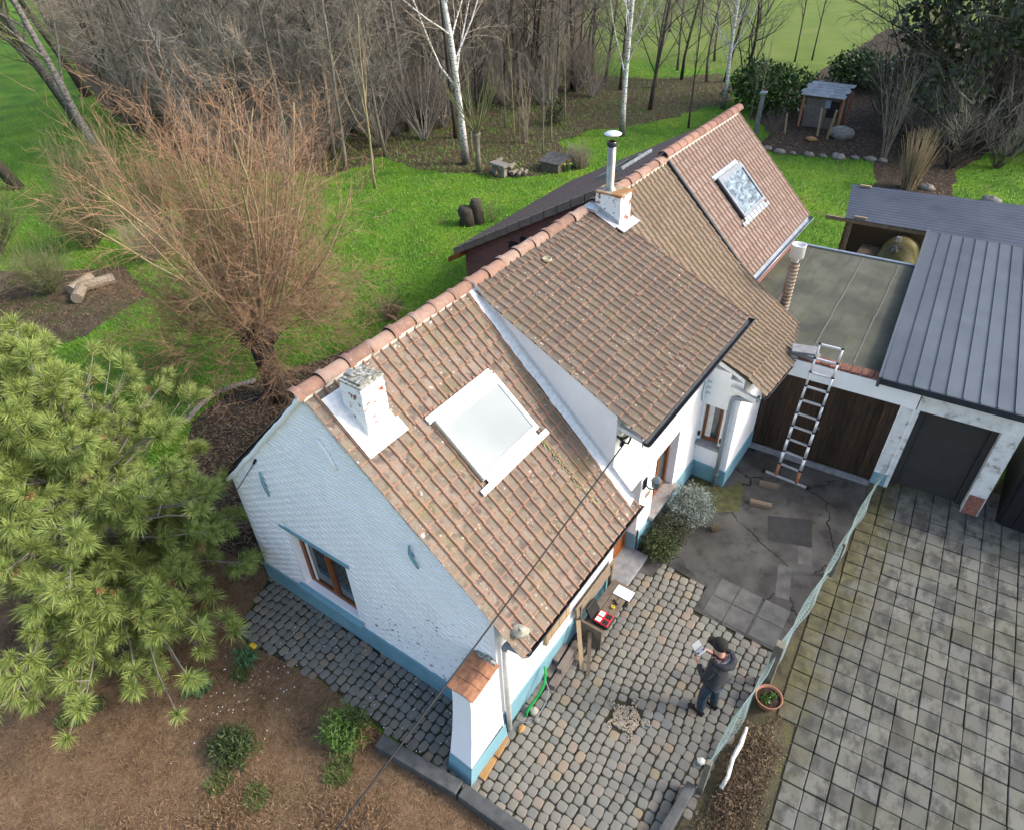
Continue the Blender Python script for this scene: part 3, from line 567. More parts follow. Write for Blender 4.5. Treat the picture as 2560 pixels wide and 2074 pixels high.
# --- skylights
def onp(f, x, y, h): return Vector((x, y, f(y)+h))
def skylight(SK, f, h, fm, sm, pm, am, bar=.09, wavy=True):
    x0, x1, y0, y1 = SK; mb = MB(); a = math.atan((f(1)-f(0))); dn = Vector((0, math.cos(a), math.sin(a))); nn = Vector((0, -math.sin(a), math.cos(a)))
    L = (y1-y0)/math.cos(a); o = onp(f, x0, y0, 0)
    def bx(m, u0, u1, v0, v1, h0, h1): m.obox(o+Vector((u0, 0, 0))+dn*v0+nn*h0, Vector((u1-u0, 0, 0)), dn*(v1-v0), nn*(h1-h0))
    W_ = x1-x0
    for q in ((0, W_, 0, .07), (0, W_, L-bar*1.5, L), (0, .07, .07, L-bar*1.5), (W_-.07, W_, .07, L-bar*1.5)): bx(mb, *q, .03, h)
    fr = mb.build('skylight', fm, house)
    mb = MB()
    for q in ((-.012, W_+.012, -.012, -.002), (-.012, -.002, 0, L), (W_+.002, W_+.012, 0, L)): bx(mb, *q, -.02, h-.035)
    mb.build('skylight_side', sm, fr)
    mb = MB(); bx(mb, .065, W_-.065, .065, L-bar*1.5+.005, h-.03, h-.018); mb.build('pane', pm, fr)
    mb = MB()
    nseg = 16; ap = MB()
    for k in range(nseg):
        u0 = -.13+(W_+.26)*k/nseg; u1 = -.13+(W_+.26)*(k+1)/nseg; d = (.012 if wavy else .003)*(1 if k % 2 else -1)
        v0 = -.17 if -.02 < u0 and u1 < W_+.02 else -.17
        bx(ap, u0, u1, v0, -.01 if (u0 > -.03 and u1 < W_+.03) else -.08, .062+d*.4, .07+d*.4)
    ap.build('apron_flashing', am, fr)
    mb = MB(); bx(mb, -.06, W_+.02, L+.005, L+.11, .03, .055); bx(mb, -.05, W_+.02, L+.03, L+.05, .05, .085); mb.build('head_flashing', am, fr)
    return fr
skylight(SK1, zn, .12, 'whiteframe', 'cream', 'glasspale', 'leadwhite', .1, False)
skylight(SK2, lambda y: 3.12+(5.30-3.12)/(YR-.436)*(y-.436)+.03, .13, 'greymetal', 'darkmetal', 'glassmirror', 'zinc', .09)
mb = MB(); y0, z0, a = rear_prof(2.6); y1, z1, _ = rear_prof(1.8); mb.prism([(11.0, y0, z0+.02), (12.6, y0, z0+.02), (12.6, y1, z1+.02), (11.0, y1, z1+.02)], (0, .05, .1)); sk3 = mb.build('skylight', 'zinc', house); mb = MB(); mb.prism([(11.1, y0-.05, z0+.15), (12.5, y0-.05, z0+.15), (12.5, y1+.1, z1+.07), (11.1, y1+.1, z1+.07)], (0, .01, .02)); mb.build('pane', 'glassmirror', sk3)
mb = MB(); rr_ = random.Random(4)
for k in range(260):
    y = rr_.uniform(-.15, .86); x = 2.36+rr_.gauss(0, .022); q = rr_.uniform(.008, .02); z = zn(y)+.03; mb.obox((x, y, z), (q, q*.3, 0), (-q*.3, q, q*.8), (0, -q*.4, q*.7))
tag(mb.build('moss_streak', simple('pale_moss', (.42, .42, .24), (.26, .28, .1), 12, .95), roof_n), kind='stuff')
# roof vent ring, slipped tile shard, stone holding the corner tile
mb = MB(); q = onp(lambda y: zmid(y)+.03, 4.68, 2.29, .05); mb.lathe([(.075, 0), (.085, .03), (.07, .045), (.06, .03), (0, .02)], q, 14); mb.build('roof_vent', simple('ochre_clay', (.5, .44, .3), (.36, .32, .2), 20), house, True)
mb = MB(); q = onp(lambda y: zmid(y)+.03, 4.55, 1.98, .05); mb.obox(q, (.02, .02, .01), (.03, -.12, -.05), (.0, .0, .015)); q = onp(lambda y: zmid(y)+.03, 5.35, .95, .06); mb.obox(q, (.1, -.03, .0), (.0, .04, .02), (.0, .0, .02)); mb.build('tile_shard', 'ridge', house)

# --- buttress on the gable corner with clay coping tiles
mb = MB(); n = 10; L_, R_ = [], []
for k in range(n+1):
    tt = k/n; z = 1.78*(1-tt); xo = -.58-.29*tt**1.6
    L_.append((xo, .30+.02*tt, z)); R_.append((xo-.01, -.02-.09*tt**2, z))
for k in range(n):
    mb.face([L_[k], R_[k], R_[k+1], L_[k+1]])
    mb.face([R_[k], (.0, -.02-.0*k/n-.09*(k/n)**2*.5, R_[k][2]), (.0, -.02-.09*((k+1)/n)**2*.5, R_[k+1][2]), R_[k+1]])
    mb.face([(gxo(.3)-.005, .30, L_[k][2]), L_[k], L_[k+1], (gxo(.3)-.005, .32, L_[k+1][2])])
mb.face([L_[0], (0, .3, 1.78), (0, -.02, 1.78), R_[0]]); but = mb.build('buttress', 'paint', house)
mb = MB(); P_ = []
for k in range(8, n+1): P_.append((R_[k], L_[k]))
for (a, b), (c, d) in zip(P_, P_[1:]):
    o = Vector((-.006, -.006, 0)); q = Vector((-.006, .006, 0)); mb.face([Vector(a)+o, Vector(b)+q, Vector(d)+q, Vector(c)+o])
    mb.face([Vector(a)+o, Vector((0, a[1]-.006, a[2])), Vector((0, c[1]-.006, c[2])), Vector(c)+o]); mb.face([Vector(b)+q, Vector((-.01, b[1]+.006, b[2])), Vector((-.01, d[1]+.006, d[2])), Vector(d)+q])
mb.build('plinth', 'blue', but)
M['clay'] = simple('orange_clay', (.5, .24, .125), (.3, .14, .085), 14, .85, bump=.4, bscale=30)
for k, (x, h) in enumerate(((-.60, 1.80), (-.42, 1.825), (-.24, 1.855))):
    mb = MB(); n = 7; V1 = []
    for j in range(n):
        u = -.06+.44*j/(n-1); cz = .02*math.sin(j/(n-1)*math.pi*2)+.03*math.sin(j/(n-1)*math.pi); V1.append((u, cz))
    for j in range(n-1):
        (u0, c0), (u1, c1) = V1[j], V1[j+1]
        mb.obox((x, u0, h+c0+.02*k*0), (.23, 0, .02), (0, u1-u0, c1-c0), (0, 0, .018))
    mb.build('coping_tile', 'clay', but)
mb = MB(); mb.tube([(-.03, .32, 1.9), (-.03, .1, 1.93), (-.04, -.02, 1.9)], [.03, .045, .03], 6); mb.build('mortar_fillet', 'mossmortar', but)
mb = MB(); mb.box(.0, .2, .02, .05, 2.3, 2.85); mb.build('corner_strip', 'paint', house)
# ------------------------------------------------------------------ garages (slightly rotated block)
GA = R(4.2); GX = Vector((math.cos(GA), math.sin(GA), 0)); GV = Vector((math.sin(GA), -math.cos(GA), 0)); GO = Vector((8.39, -.69, 0)); UZ = Vector((0, 0, 1))
def G(u, v, z=0): return GO + GX*u + GV*v + UZ*z
def gbox(mb, u0, u1, v0, v1, z0, z1, mi=0): return mb.obox(G(u0, v0, z0), GX*(u1-u0), GV*(v1-v0), UZ*(z1-z0), mi)
gar = thing('garage', 'white garage with a mossy flat roof and dark timber double door', 'garage', tuple(G(2.5, 1)))
mb = MB(); gbox(mb, 0, .22, -.02, 2.72, 2.02, 2.40); gbox(mb, 0, .22, 2.47, 2.72, 0, 2.02); gbox(mb, .22, 5.1, -.3, -.1, 0, 2.35); gbox(mb, 4.95, 5.15, -.1, 2.6, 0, 2.32); gbox(mb, .22, 5.1, 2.5, 2.7, 0, 2.35); gw_ = mb.build('wall', 'paint', gar)
mb = MB(); gbox(mb, -.015, -.003, 2.47, 2.73, 0, .33); mb.build('plinth', 'blue', gar)
mb = MB(); gbox(mb, -.012, -.003, 2.50, 2.7, .4, 2.0); mb.build('flaking_render', 'peeledplaster', gar)
mb = MB(); mb.prism([G(.1, -1.25, 2.36), G(.1, 2.05, 2.36), G(5.25, 2.05, 2.40), G(5.25, -1.6, 2.40)], (0, 0, .05)); fr = mb.build('flat_roof', 'bitumen', gar)
for v, wd in ((-.55, .02), (.62, .035), (1.42, .035)):
    mb = MB(); n = 14
    for k in range(n):
        a = .35+4.8*k/n; b = .35+4.8*(k+1)/n; o1 = random.uniform(-.008, .008); mb.obox(G(a, v+o1+.035*a, 2.413+.0078*a), GX*(b-a)+GV*.035*(b-a)+UZ*.0078*(b-a), GV*wd, UZ*.006)
    mb.build('felt_seam', 'seam', fr)
mb = MB(); gbox(mb, 5.22, 5.3, -1.6, 2.05, 2.33, 2.49); mb.build('roof_edge_trim', 'zinc', gar)
x = -.75
for k in range(30):     # clay coping along the parapet
    L = random.uniform(.18, .22)
    if x+L > 2.1: break
    if not (k in (2, 3)): mb = MB(); mb.prism([G(.0+random.uniform(-.02, .01), x, 2.41), G(.17, x, 2.45), G(.17, x+L-.012, 2.45), G(.0, x+L-.012, 2.41)], (0, 0, .045+random.uniform(0, .02))); mb.build('coping_tile', 'redbrick' if k > 5 else 'mossmortar', gar, bevel=.008)
    x += L
gd = MB(); gbox(gd, .06, .09, 0, 2.47, .06, 2.02); gdo = gd.build('garage_door', 'plank', gar)
for k in range(20):
    a = .01+k*.1225; mb = MB(); gbox(mb, .04-.004*(k % 2), .06, a, a+.117, .07, 2.01); mb.build('plank', 'plank', gdo)
mb = MB(); gbox(mb, -.02, .04, 1.15, 1.25, .93, .97); gbox(mb, .0, .04, 1.16, 1.2, .86, 1.03); mb.build('door_handle', 'zinc', gdo)
mb = MB(); gbox(mb, -.14, .06, -.02, 2.47, 0, .035); gbox(mb, -.02, .03, .06, 2.4, .036, .05); mb.build('threshold', 'stone', gar)
mb = MB(); prof = []
for k in range(14): prof += [(.096, .02+k*.085), (.096, .07+k*.085), (.105, .078+k*.085), (.105, .095+k*.085)]
c0 = (10.06, -.33, 2.43); mb.lathe(prof, c0, 16); fl2 = mb.build('flue_pipe', 'rustpipe', gar, True)
mb = MB(); mb.lathe([(.07, 1.17), (.075, 1.3), (.092, 1.31)], c0, 16); mb.build('flue_neck', 'pvcwhite', gar, True)
mb = MB(); mb.lathe([(.1, 1.28), (.145, 1.30), (.145, 1.56), (.15, 1.565), (.135, 1.57), (.13, 1.5), (0, 1.5)], c0, 18); mb.build('flue_cowl', 'whiteframe', gar, True)
# second garage with blue grey sheet roof
gar2 = thing('garage', 'garage under a blue-grey standing seam metal roof with a charcoal door', 'garage', tuple(G(3, 3.4)))
mb = MB(); gbox(mb, 0, .25, 2.74, 4.42, 2.02, 2.5); gbox(mb, 0, .25, 4.12, 4.42, 0, 2.02); gbox(mb, 0, .2, 2.72, 2.8, 0, 2.02); gbox(mb, .25, 7.0, 4.2, 4.4, 0, 2.55); gbox(mb, 6.85, 7.05, 2.3, 4.2, 0, 2.5); mb.build('wall', 'peeledplaster', gar2)
mb = MB(); gbox(mb, .25, .3, 2.8, 4.12, .02, 2.02); gbox(mb, .18, .25, 2.8, 2.92, .0, 2.0); gbox(mb, .18, .25, 4.0, 4.12, 0, 2.0); gd2 = mb.build('garage_door', 'darkdoor', gar2)
for k in range(5): mb = MB(); gbox(mb, .235, .25, 2.93, 3.99, .03+k*.4, .4285+k*.4); mb.build('door_panel', 'darkdoor', gd2)
mb = MB(); gbox(mb, -.012, -.003, 4.14, 4.4, .0, .5); mb.build('bare_brick', 'redbrick', gar2)
ru0, ru1, zf, zb = -.22, 7.25, 2.60, 2.56
for k in range(9):
    v0 = 2.0+k*.262; mb = MB()
    P0, P1 = G(ru0, v0, zf), G(ru1, v0-.055*0, zb); d = P1-P0
    mb.obox(P0, d, GV*.258, UZ*.02)
    mb.obox(P0+UZ*.02, d, GV*.016, UZ*.03);
    mb.build('roof_panel', 'sheet', gar2)
mb = MB(); gbox(mb, ru0-.03, ru0+.01, 1.98, 4.4, 2.5, 2.625); gbox(mb, ru0, ru0+.16, 1.985, 4.38, 2.49, 2.5); mb.build('roof_trim', 'darkmetal', gar2)
mb = MB(); gbox(mb, ru0, ru1, 1.94, 2.0, 2.42, 2.635); mb.build('side_trim', 'sheet', gar2)
# corrugated lean-to behind
lt = thing('lean_to', 'open lean-to shelter with a dark blue corrugated roof on timber posts', 'shelter', (17, -2, 0))
def Lq(s, t_):   # s across (left->right), t front->back
    a = Vector((15.75, -.12, 2.50)).lerp(Vector((15.95, -4.3, 2.56)), s); b = Vector((18.05, .34, 2.62)).lerp(Vector((18.4, -3.95, 2.72)), s); return a.lerp(b, t_)
for sh in range(4):
    mb = MB(); nw = 84; s0, s1 = sh/4, (sh+1)/4+.006
    for k in range(nw+1):
        t_ = k/nw; hz = .014*math.sin(2*math.pi*14*t_)+.004*sh
        mb.v += [tuple(Lq(s0, t_)+UZ*hz), tuple(Lq(s1, t_)+UZ*(hz+.002))]
    for k in range(nw): mb.f.append((2*k, 2*k+1, 2*k+3, 2*k+2)); mb.mi.append(0)
    mb.build('corrugated_sheet', 'corr', lt, True)
M['postwood'] = simple('post_timber', (.3, .23, .14), (.18, .13, .08), 9, .85, bump=.3)
for (x, y) in ((15.95, -.25), (17.95, .15), (16.05, -4.0), (18.2, -3.8)): mb = MB(); mb.box(x-.045, x+.045, y-.045, y+.045, 0, 2.46); mb.build('post', 'postwood', lt)
mb = MB(); a, b = Lq(0, .02)-UZ*.13, Lq(1, .02)-UZ*.13; mb.obox(a+(a-b).normalized()*.5, b-a+(b-a).normalized()*.5, (.07, 0, 0), (0, 0, .1)); a, b = Lq(0, .97)-UZ*.13, Lq(1, .97)-UZ*.13; mb.obox(a, b-a, (.07, 0, 0), (0, 0, .1)); mb.build('beam', 'postwood', lt)
for q in (.02, .94): c = Lq(.05, q); mb = MB(); mb.obox(c+UZ*.02, (.06, 0, .0), (.02, -.3, 0), (0, 0, .05)); mb.build('batten', 'paleboard', lt)
mb = MB(); mb.box(18.1, 18.15, -3.9, .2, 0, 1.9); mb.build('back_boards', 'board', lt)
tk = thing('oil_tank', 'yellow-green horizontal oil tank under the corrugated lean-to', 'tank', (17.3, -1.5, 0))
M['tank'] = simple('tank_plastic', (.3, .27, .11), (.19, .17, .07), 3, .5)
mb = MB(); n = 20; xs = [16.35, 16.4, 16.5, 16.9, 16.92, 17.3, 17.32, 17.7, 17.72, 18.0, 18.05]; rr = [.3, .4, .44, .44, .455, .455, .44, .44, .455, .43, .3]
mb.tube([(x, -1.5, .98) for x in xs], [q*1.15 for q in rr], n); mb.build('tank_shell', 'tank', tk, True)
mb = MB(); mb.lathe([(.09, 0), (.09, .06), (.05, .07), (.05, .14), (0, .14)], (16.7, -1.45, 1.47), 10); mb.build('filler_cap', 'zinc', tk); mb = MB(); mb.box(17.35, 17.47, -1.45, -1.33, 1.45, 1.62); mb.build('vent_cap', 'whiteframe', tk); mb = MB(); mb.box(16.5, 18, -1.85, -1.15, 0, .6); mb.build('cradle', 'stone', tk)
for k in range(5):
    wp = thing('stacked_board', ('lowest', 'second lowest', 'middle', 'second highest', 'topmost')[k]+' grey board of the stack beside the oil tank', 'board', (17, -.7, .2*k), 0, 'boards stored under the lean-to'); mb = MB(); mb.box(16.3, 17.9, -.95, -.45, .05+.2*k, .21+.2*k); mb.build('plank', 'board', wp)
# ------------------------------------------------------------------ ground, paving
def inpoly(x, y, P):
    c = False; n = len(P); j = n-1
    for i in range(n):
        xi, yi = P[i]; xj, yj = P[j]
        if (yi > y) != (yj > y) and x < (xj-xi)*(y-yi)/(yj-yi)+xi: c = not c
        j = i
    return c
def sheet(name, poly, z, mat, label=None, wob=0):
    P = []
    for (a, b) in zip(poly, poly[1:]+poly[:1]):
        n = max(1, int(math.hypot(b[0]-a[0], b[1]-a[1])/.5)) if wob else 1
        for k in range(n): P.append((a[0]+(b[0]-a[0])*k/n+random.uniform(-wob, wob), a[1]+(b[1]-a[1])*k/n+random.uniform(-wob, wob)))
    mb = MB(); mb.face([(x, y, z) for x, y in P]); o = mb.build(name, mat); o['kind'] = 'structure'
    return o
t = NT('lawn', .9, 0, .2)
c = t.ramp(t.noise(.55, 5), [(.3, (.06, .165, .01)), (.5, (.125, .275, .016)), (.72, (.21, .345, .025))]); c = t.mix(t.math('MULTIPLY', t.step(t.noise(9, 5), .42, .75), .55), c, (.03, .075, .008))
c = t.mix(t.math('MULTIPLY', t.step(t.noise(1.3, 6, None, .65), .54, .68), .6), c, (.15, .13, .05)); X = t.xyz()
far = t.step(t.math('ADD', X[0], t.math('MULTIPLY', t.noise(.12, 3), 12)), 44/60*1.0, 1.0) if False else t.math('MULTIPLY', t.math('GREATER_THAN', t.math('ADD', X[0], t.math('MULTIPLY', t.noise(.3, 4), 6)), 44.0), .75)
c = t.mix(far, c, t.ramp(t.noise(.35, 5), [(.3, (.13, .19, .035)), (.7, (.2, .23, .06))])); t.col(c); t.bump(t.noise(30, 4), .9, .05); M['lawn'] = t.done()
t = NT('leaf_litter', .95, 0, .15); c = t.ramp(t.noise(3.2, 6, None, .7), [(.28, (.045, .032, .022)), (.5, (.105, .078, .05)), (.72, (.2, .155, .1))]); c = t.mix(t.step(t.noise(1.0, 5), .5, .7), c, t.ramp(t.noise(6, 5), [(.35, (.05, .1, .015)), (.65, (.11, .12, .04))])); t.col(c); t.bump(t.noise(22, 5), 1.0, .06); M['litter'] = t.done()
t = NT('bare_soil', .95, 0, .15); c = t.ramp(t.noise(5, 6, None, .65), [(.3, (.035, .026, .02)), (.55, (.075, .055, .04)), (.75, (.14, .105, .075))]); t.col(t.mix(t.math('MULTIPLY', t.step(t.noise(1.4, 4), .58, .72), .7), c, (.05, .08, .02))); t.bump(t.noise(26, 5), 1.0, .05); M['soil'] = t.done()
t = NT('pine_needle_floor', .95, 0, .15); st = t.noise(11, 5, t.mapv((1, 1.6, 1)), .75); c = t.ramp(t.math('ADD', t.math('MULTIPLY', t.noise(2.2, 5), .5), t.math('MULTIPLY', st, .5)), [(.3, (.06, .036, .021)), (.48, (.2, .125, .068)), (.66, (.4, .275, .165))])
c = t.mix(t.math('MULTIPLY', t.step(t.noise(.9, 5), .57, .7), .6), c, (.075, .1, .03)); t.col(c); t.bump(t.noise(45, 4), 1.0, .03); M['needles'] = t.done()
sheet('ground', [(-150, -150), (260, -150), (260, 300), (-150, 300)], 0 - .012, 'lawn')
LIT = [(48, 118), (29, 74), (17, 43), (13.4, 30), (13.6, 26), (15.5, 20.5), (18.6, 20.6), (18.2, 18.4), (18.4, 16.7), (18.9, 15.2), (19.2, 14.0), (20.3, 13.0), (21.3, 12.0), (22.6, 11.8), (23.2, 12.8), (24.5, 14.5), (26.5, 14.5), (29, 12.6), (32, 11.2), (35.2, 10.5), (38, 11.4), (41, 13.4), (37.5, 16.5), (37, 20), (65, 38), (130, 78), (130, 220), (90, 220)]
BED_L = [(-4, 26), (2.2, 24.5), (5.5, 20), (4.8, 17.5), (2.6, 16.8), (.8, 17.3), (-4, 20)]
BED_W = [(-.6, 5.4), (.0, 8.5), (1.8, 10.6), (3.4, 10.9), (4.8, 10.2), (6.6, 9.6), (8.6, 9.2), (9.0, 8.0), (9.0, 5.2)]
NDL = [(-.05, 5.35), (-1.32, 4.77), (-.97, 2.9), (-1.05, 1.85), (-1.1, 1.3), (-1.0, .6), (-1.0, -4), (-14, -4), (-14, 17), (.5, 16.5), (1.3, 12.2), (-.6, 9.5), (-.3, 7)]
BED_R = [(28.1, 6.6), (28.0, 4.9), (28.3, 3.9), (28.8, 2.9), (29.0, 1.6), (26.5, .9), (25.6, .9), (24.6, .2), (19.2, .5), (19, -5), (25.5, -2.0), (29, -1.5), (38, -3.4), (60, -6), (60, 8), (44, 8.2), (36, 8.6), (33, 8.6), (30.6, 6.6)]
sheet('wood_floor', LIT, -.006, 'litter', wob=.25); sheet('leafy_bed', BED_L, -.004, 'litter', wob=.15); sheet('shrub_bed', BED_W, -.0075, 'soil', wob=.05); sheet('needle_floor', NDL, -.004, 'needles', wob=.06); sheet('soil_bed', BED_R, -.004, 'soil', wob=.15)
# paving beds (mossy joints)
t = NT('mossy_joint', .95); c = t.ramp(t.noise(4, 5), [(.3, (.022, .02, .015)), (.55, (.05, .045, .026)), (.75, (.06, .075, .018))]); t.col(c); t.bump(t.noise(60, 3), .8, .01); M['joint'] = t.done()
YARD = [(0, 0), (-.02, .0), (-.95, .0), (-.95, -3.05), (.2, -2.75), (3.0, -2.93), (3.62, -2.95), (3.62, -1.46), (4.2, -1.46), (4.26, -.6), (3.85, -.55), (3.8, .0)]
PATH = [(-.05, 5.3), (-1.30, 4.75), (-.98, 2.9), (-1.0, 1.85), (-1.0, .0), (-.05, .0)]
ASPH = [(3.62, -2.95), (3.62, -1.46), (4.2, -1.46), (4.26, -.6), (3.85, -.55), (3.8, 0), (6.77, 0), (6.77, -.69), (8.4, -.69), (8.57, -3.2), (8.5, -3.34), (3.62, -3.02)]
DRIVE = [(9.0, -3.3), (9.3, -5.2), (10.2, -5.35), (10.2, -12), (-4, -12), (-4, -3.55), (1.2, -3.75), (2.4, -3.6), (3.0, -3.1), (5, -3.15)]
yard = sheet('cobbled_yard', YARD, -.0, 'joint'); path = sheet('cobbled_path', PATH, -.001, 'joint')
t = NT('asphalt', .9, 0, .3); n = t.noise(1.4, 6); c = t.ramp(n, [(.3, (.034, .032, .03)), (.5, (.065, .062, .058)), (.72, (.105, .1, .092))]); c = t.mix(t.math('MULTIPLY', t.step(t.noise(90, 2), .55, .75), .35), c, (.2, .195, .19))
cr = t.vor(.75, t.mapv((1, 1, 1), None), 'DISTANCE_TO_EDGE'); wv = t.n('ShaderNodeTexVoronoi', feature='DISTANCE_TO_EDGE'); mx = t.n('ShaderNodeVectorMath', operation='ADD'); nz = t.n('ShaderNodeTexNoise'); t.l(t.pos(), nz.inputs['Vector']); nz.inputs['Scale'].default_value = 3; nz.inputs['Detail'].default_value = 5; sc_ = t.n('ShaderNodeVectorMath', operation='SCALE'); t.l(nz.outputs['Color'], sc_.inputs[0]); sc_.inputs['Scale'].default_value = .35
t.l(t.pos(), mx.inputs[0]); t.l(sc_.outputs[0], mx.inputs[1]); t.l(mx.outputs[0], wv.inputs['Vector']); wv.inputs['Scale'].default_value = .62
ck = t.step(wv.outputs['Distance'], .011, .004); ck = t.math('MULTIPLY', ck, t.step(t.noise(.8, 3), .4, .5)); c = t.mix(t.math('MULTIPLY', t.step(t.noise(2.6, 6, None, .65), .53, .62), .6), c, (.022, .02, .019)); c = t.mix(t.math('MULTIPLY', t.step(t.noise(.9, 4), .5, .66), .45), c, (.15, .145, .135)); c = t.mix(ck, c, (.012, .011, .01)); c = t.mix(t.math('MULTIPLY', t.step(t.noise(1.1, 5), .58, .72), .5), c, (.06, .062, .03))
t.col(c); t.bump(t.math('SUBTRACT', t.noise(140, 2), t.math('MULTIPLY', ck, 3)), .5, .006); M['asphalt'] = t.done()
asph = sheet('asphalt_yard', ASPH, .022, 'asphalt'); drive = sheet('slab_drive', DRIVE, .0, simple('mossy_drive_joint', (.1, .105, .045), (.045, .04, .026), 3, .95, bump=.6))
# ------ cobbles
t = NT('cobble', .8, 0, .3); r = t.rnd()
c = t.ramp(r, [(0, (.19, .185, .165)), (.16, (.25, .232, .195)), (.3, (.205, .215, .19)), (.45, (.28, .258, .212)), (.6, (.205, .198, .178)), (.72, (.26, .248, .212)), (.8, (.16, .178, .18)), (.86, (.26, .238, .195)), (.94, (.31, .24, .18)), (1, (.32, .26, .165))])
c = t.mix(t.math('MULTIPLY', t.noise(14, 5), .55), c, (.17, .165, .145)); c = t.mix(t.math('MULTIPLY', t.step(t.noise(40, 3), .6, .72), .3), c, (.08, .075, .07)); t.col(c); t.bump(t.noise(45, 4), .45, .008); M['cobble'] = t.done()
def cobble_mesh(sx, sy, h, rv):
    n = 12; V = []; Fc = []
    an = [2*math.pi*(k+.5)/n for k in range(n)]; q = [1+rv.uniform(-.07, .03) for _ in an]
    def ring(s, z, sq=.21):
        for a, qq in zip(an, q):
            cx, sy_ = math.cos(a), math.sin(a); m = (abs(cx)**(1/sq)+abs(sy_)**(1/sq))**(-sq); V.append((cx*m*sx/2*s*qq, sy_*m*sy/2*s*qq, z))
    ring(1.02, 0); ring(1.02, h*.62); ring(.96, h*.93); ring(.8, h*.985); V.append((0, 0, h))
    for r_ in range(3):
        for k in range(n): Fc.append((r_*n+k, r_*n+(k+1) % n, (r_+1)*n+(k+1) % n, (r_+1)*n+k))
    T3 = [(3*n+k, 3*n+(k+1) % n, 4*n) for k in range(n)]
    return V, Fc, T3
rv = random.Random(3); cmesh = []
for k in range(14):
    V, Fc, T3 = cobble_mesh(.147+rv.uniform(-.012, .016), .143+rv.uniform(-.012, .012), .05, rv); mb = MB(); mb.v = V; mb.f = Fc+T3; mb.mi = [0]*len(mb.f); o = mb.build('cobble', 'cobble', None, True); cmesh.append((o.data, np.array(V), Fc, T3)); bpy.data.objects.remove(o)
MOS = (1.25, -1.43)
def lay_cobbles(parent, P, x0, x1, y0, y1, pitch, ang, single, rowdir='x'):
    spots = []; ca, sa = math.cos(ang), math.sin(ang); cx, cy = (x0+x1)/2, (y0+y1)/2; N = int(6/pitch)
    for i in range(-N, N):
        off = random.uniform(0, pitch); v = i*pitch; u = -7+off
        while u < 7:
            step = pitch*random.uniform(.86, 1.22); uu = u+step/2; u += step
            wv_ = v+.02*math.sin(uu*2.1+i*.05)+.015*math.sin(uu*5.3)
            x = cx+uu*ca-wv_*sa; y = cy+uu*sa+wv_*ca
            if not inpoly(x, y, P): continue
            if parent is yard and math.hypot(x-MOS[0], (y-MOS[1])) < .25: continue
            spots.append((x, y, step/pitch))
    spots.sort(key=lambda p: (p[0]-CAM.x)**2+(p[1]-CAM.y)**2)
    VV, Q, T3s = [], [], []; nb = 0
    for i, (x, y, s) in enumerate(spots):
        me, Va, Fc, T3 = random.choice(cmesh)
        m = Matrix.Translation((x+random.uniform(-.006, .006), y+random.uniform(-.006, .006), -.033+random.uniform(-.005, .005))) @ Matrix.Rotation(ang+random.uniform(-.12, .12), 4, 'Z') @ Matrix.Rotation(random.uniform(-.05, .05), 4, 'X') @ Matrix.Diagonal((s*.985, random.uniform(.95, 1.03), 1, 1))
        if i < single: piece(me, 'cobble', m, parent)
        else:
            mm = np.array(m); VV.append(Va @ mm[:3, :3].T+mm[:3, 3])
            for f in Fc: T3s += [(f[0]+nb, f[1]+nb, f[2]+nb), (f[0]+nb, f[2]+nb, f[3]+nb)]
            T3s += [(a+nb, b+nb, c_+nb) for a, b, c_ in T3]; nb += len(Va)
    if VV: tag(npmesh('cobble_field', np.concatenate(VV), T3s, 'cobble', parent, smooth=True), kind='stuff')
lay_cobbles(yard, YARD, -.9, 4.2, -3, 0, .148, .06, 300)
lay_cobbles(path, PATH, -1.2, 0, 0, 5.3, .15, -.02, 200)
# pebble mosaic star
t = NT('pebble', .6, 0, .4); t.col(t.ramp(t.rnd(), [(0, (.42, .33, .22)), (.3, (.55, .47, .34)), (.55, (.3, .24, .17)), (.75, (.6, .57, .5)), (.88, (.1, .12, .15)), (1, (.35, .3, .22))])); M['pebble'] = t.done()
mb = MB(); rp = random.Random(5)
for k in range(620):
    a = rp.uniform(0, 2*math.pi); arm = .2+.2*max(0, math.cos(a*5))**2; r_ = arm*math.sqrt(rp.random()); x, y = MOS[0]+r_*math.cos(a), MOS[1]+r_*math.sin(a); s = rp.uniform(.007, .014); b = rp.uniform(0, 3.1); i0 = len(mb.v)
    for z, q in ((.0, 1), (.03, 1), (.038, .6)):
        for j in range(6): c_ = 2*math.pi*j/6; px, py = s*1.3*q*math.cos(c_), s*.9*q*math.sin(c_); mb.v.append((x+px*math.cos(b)-py*math.sin(b), y+px*math.sin(b)+py*math.cos(b), z))
    for r2 in range(2):
        for j in range(6): mb.f.append((i0+r2*6+j, i0+r2*6+(j+1) % 6, i0+(r2+1)*6+(j+1) % 6, i0+(r2+1)*6+j)); mb.mi.append(0)
    mb.f.append(tuple(i0+12+j for j in range(6))); mb.mi.append(0)
o = mb.build('pebble_mosaic', 'pebble', yard, True); tag(o, kind='stuff')
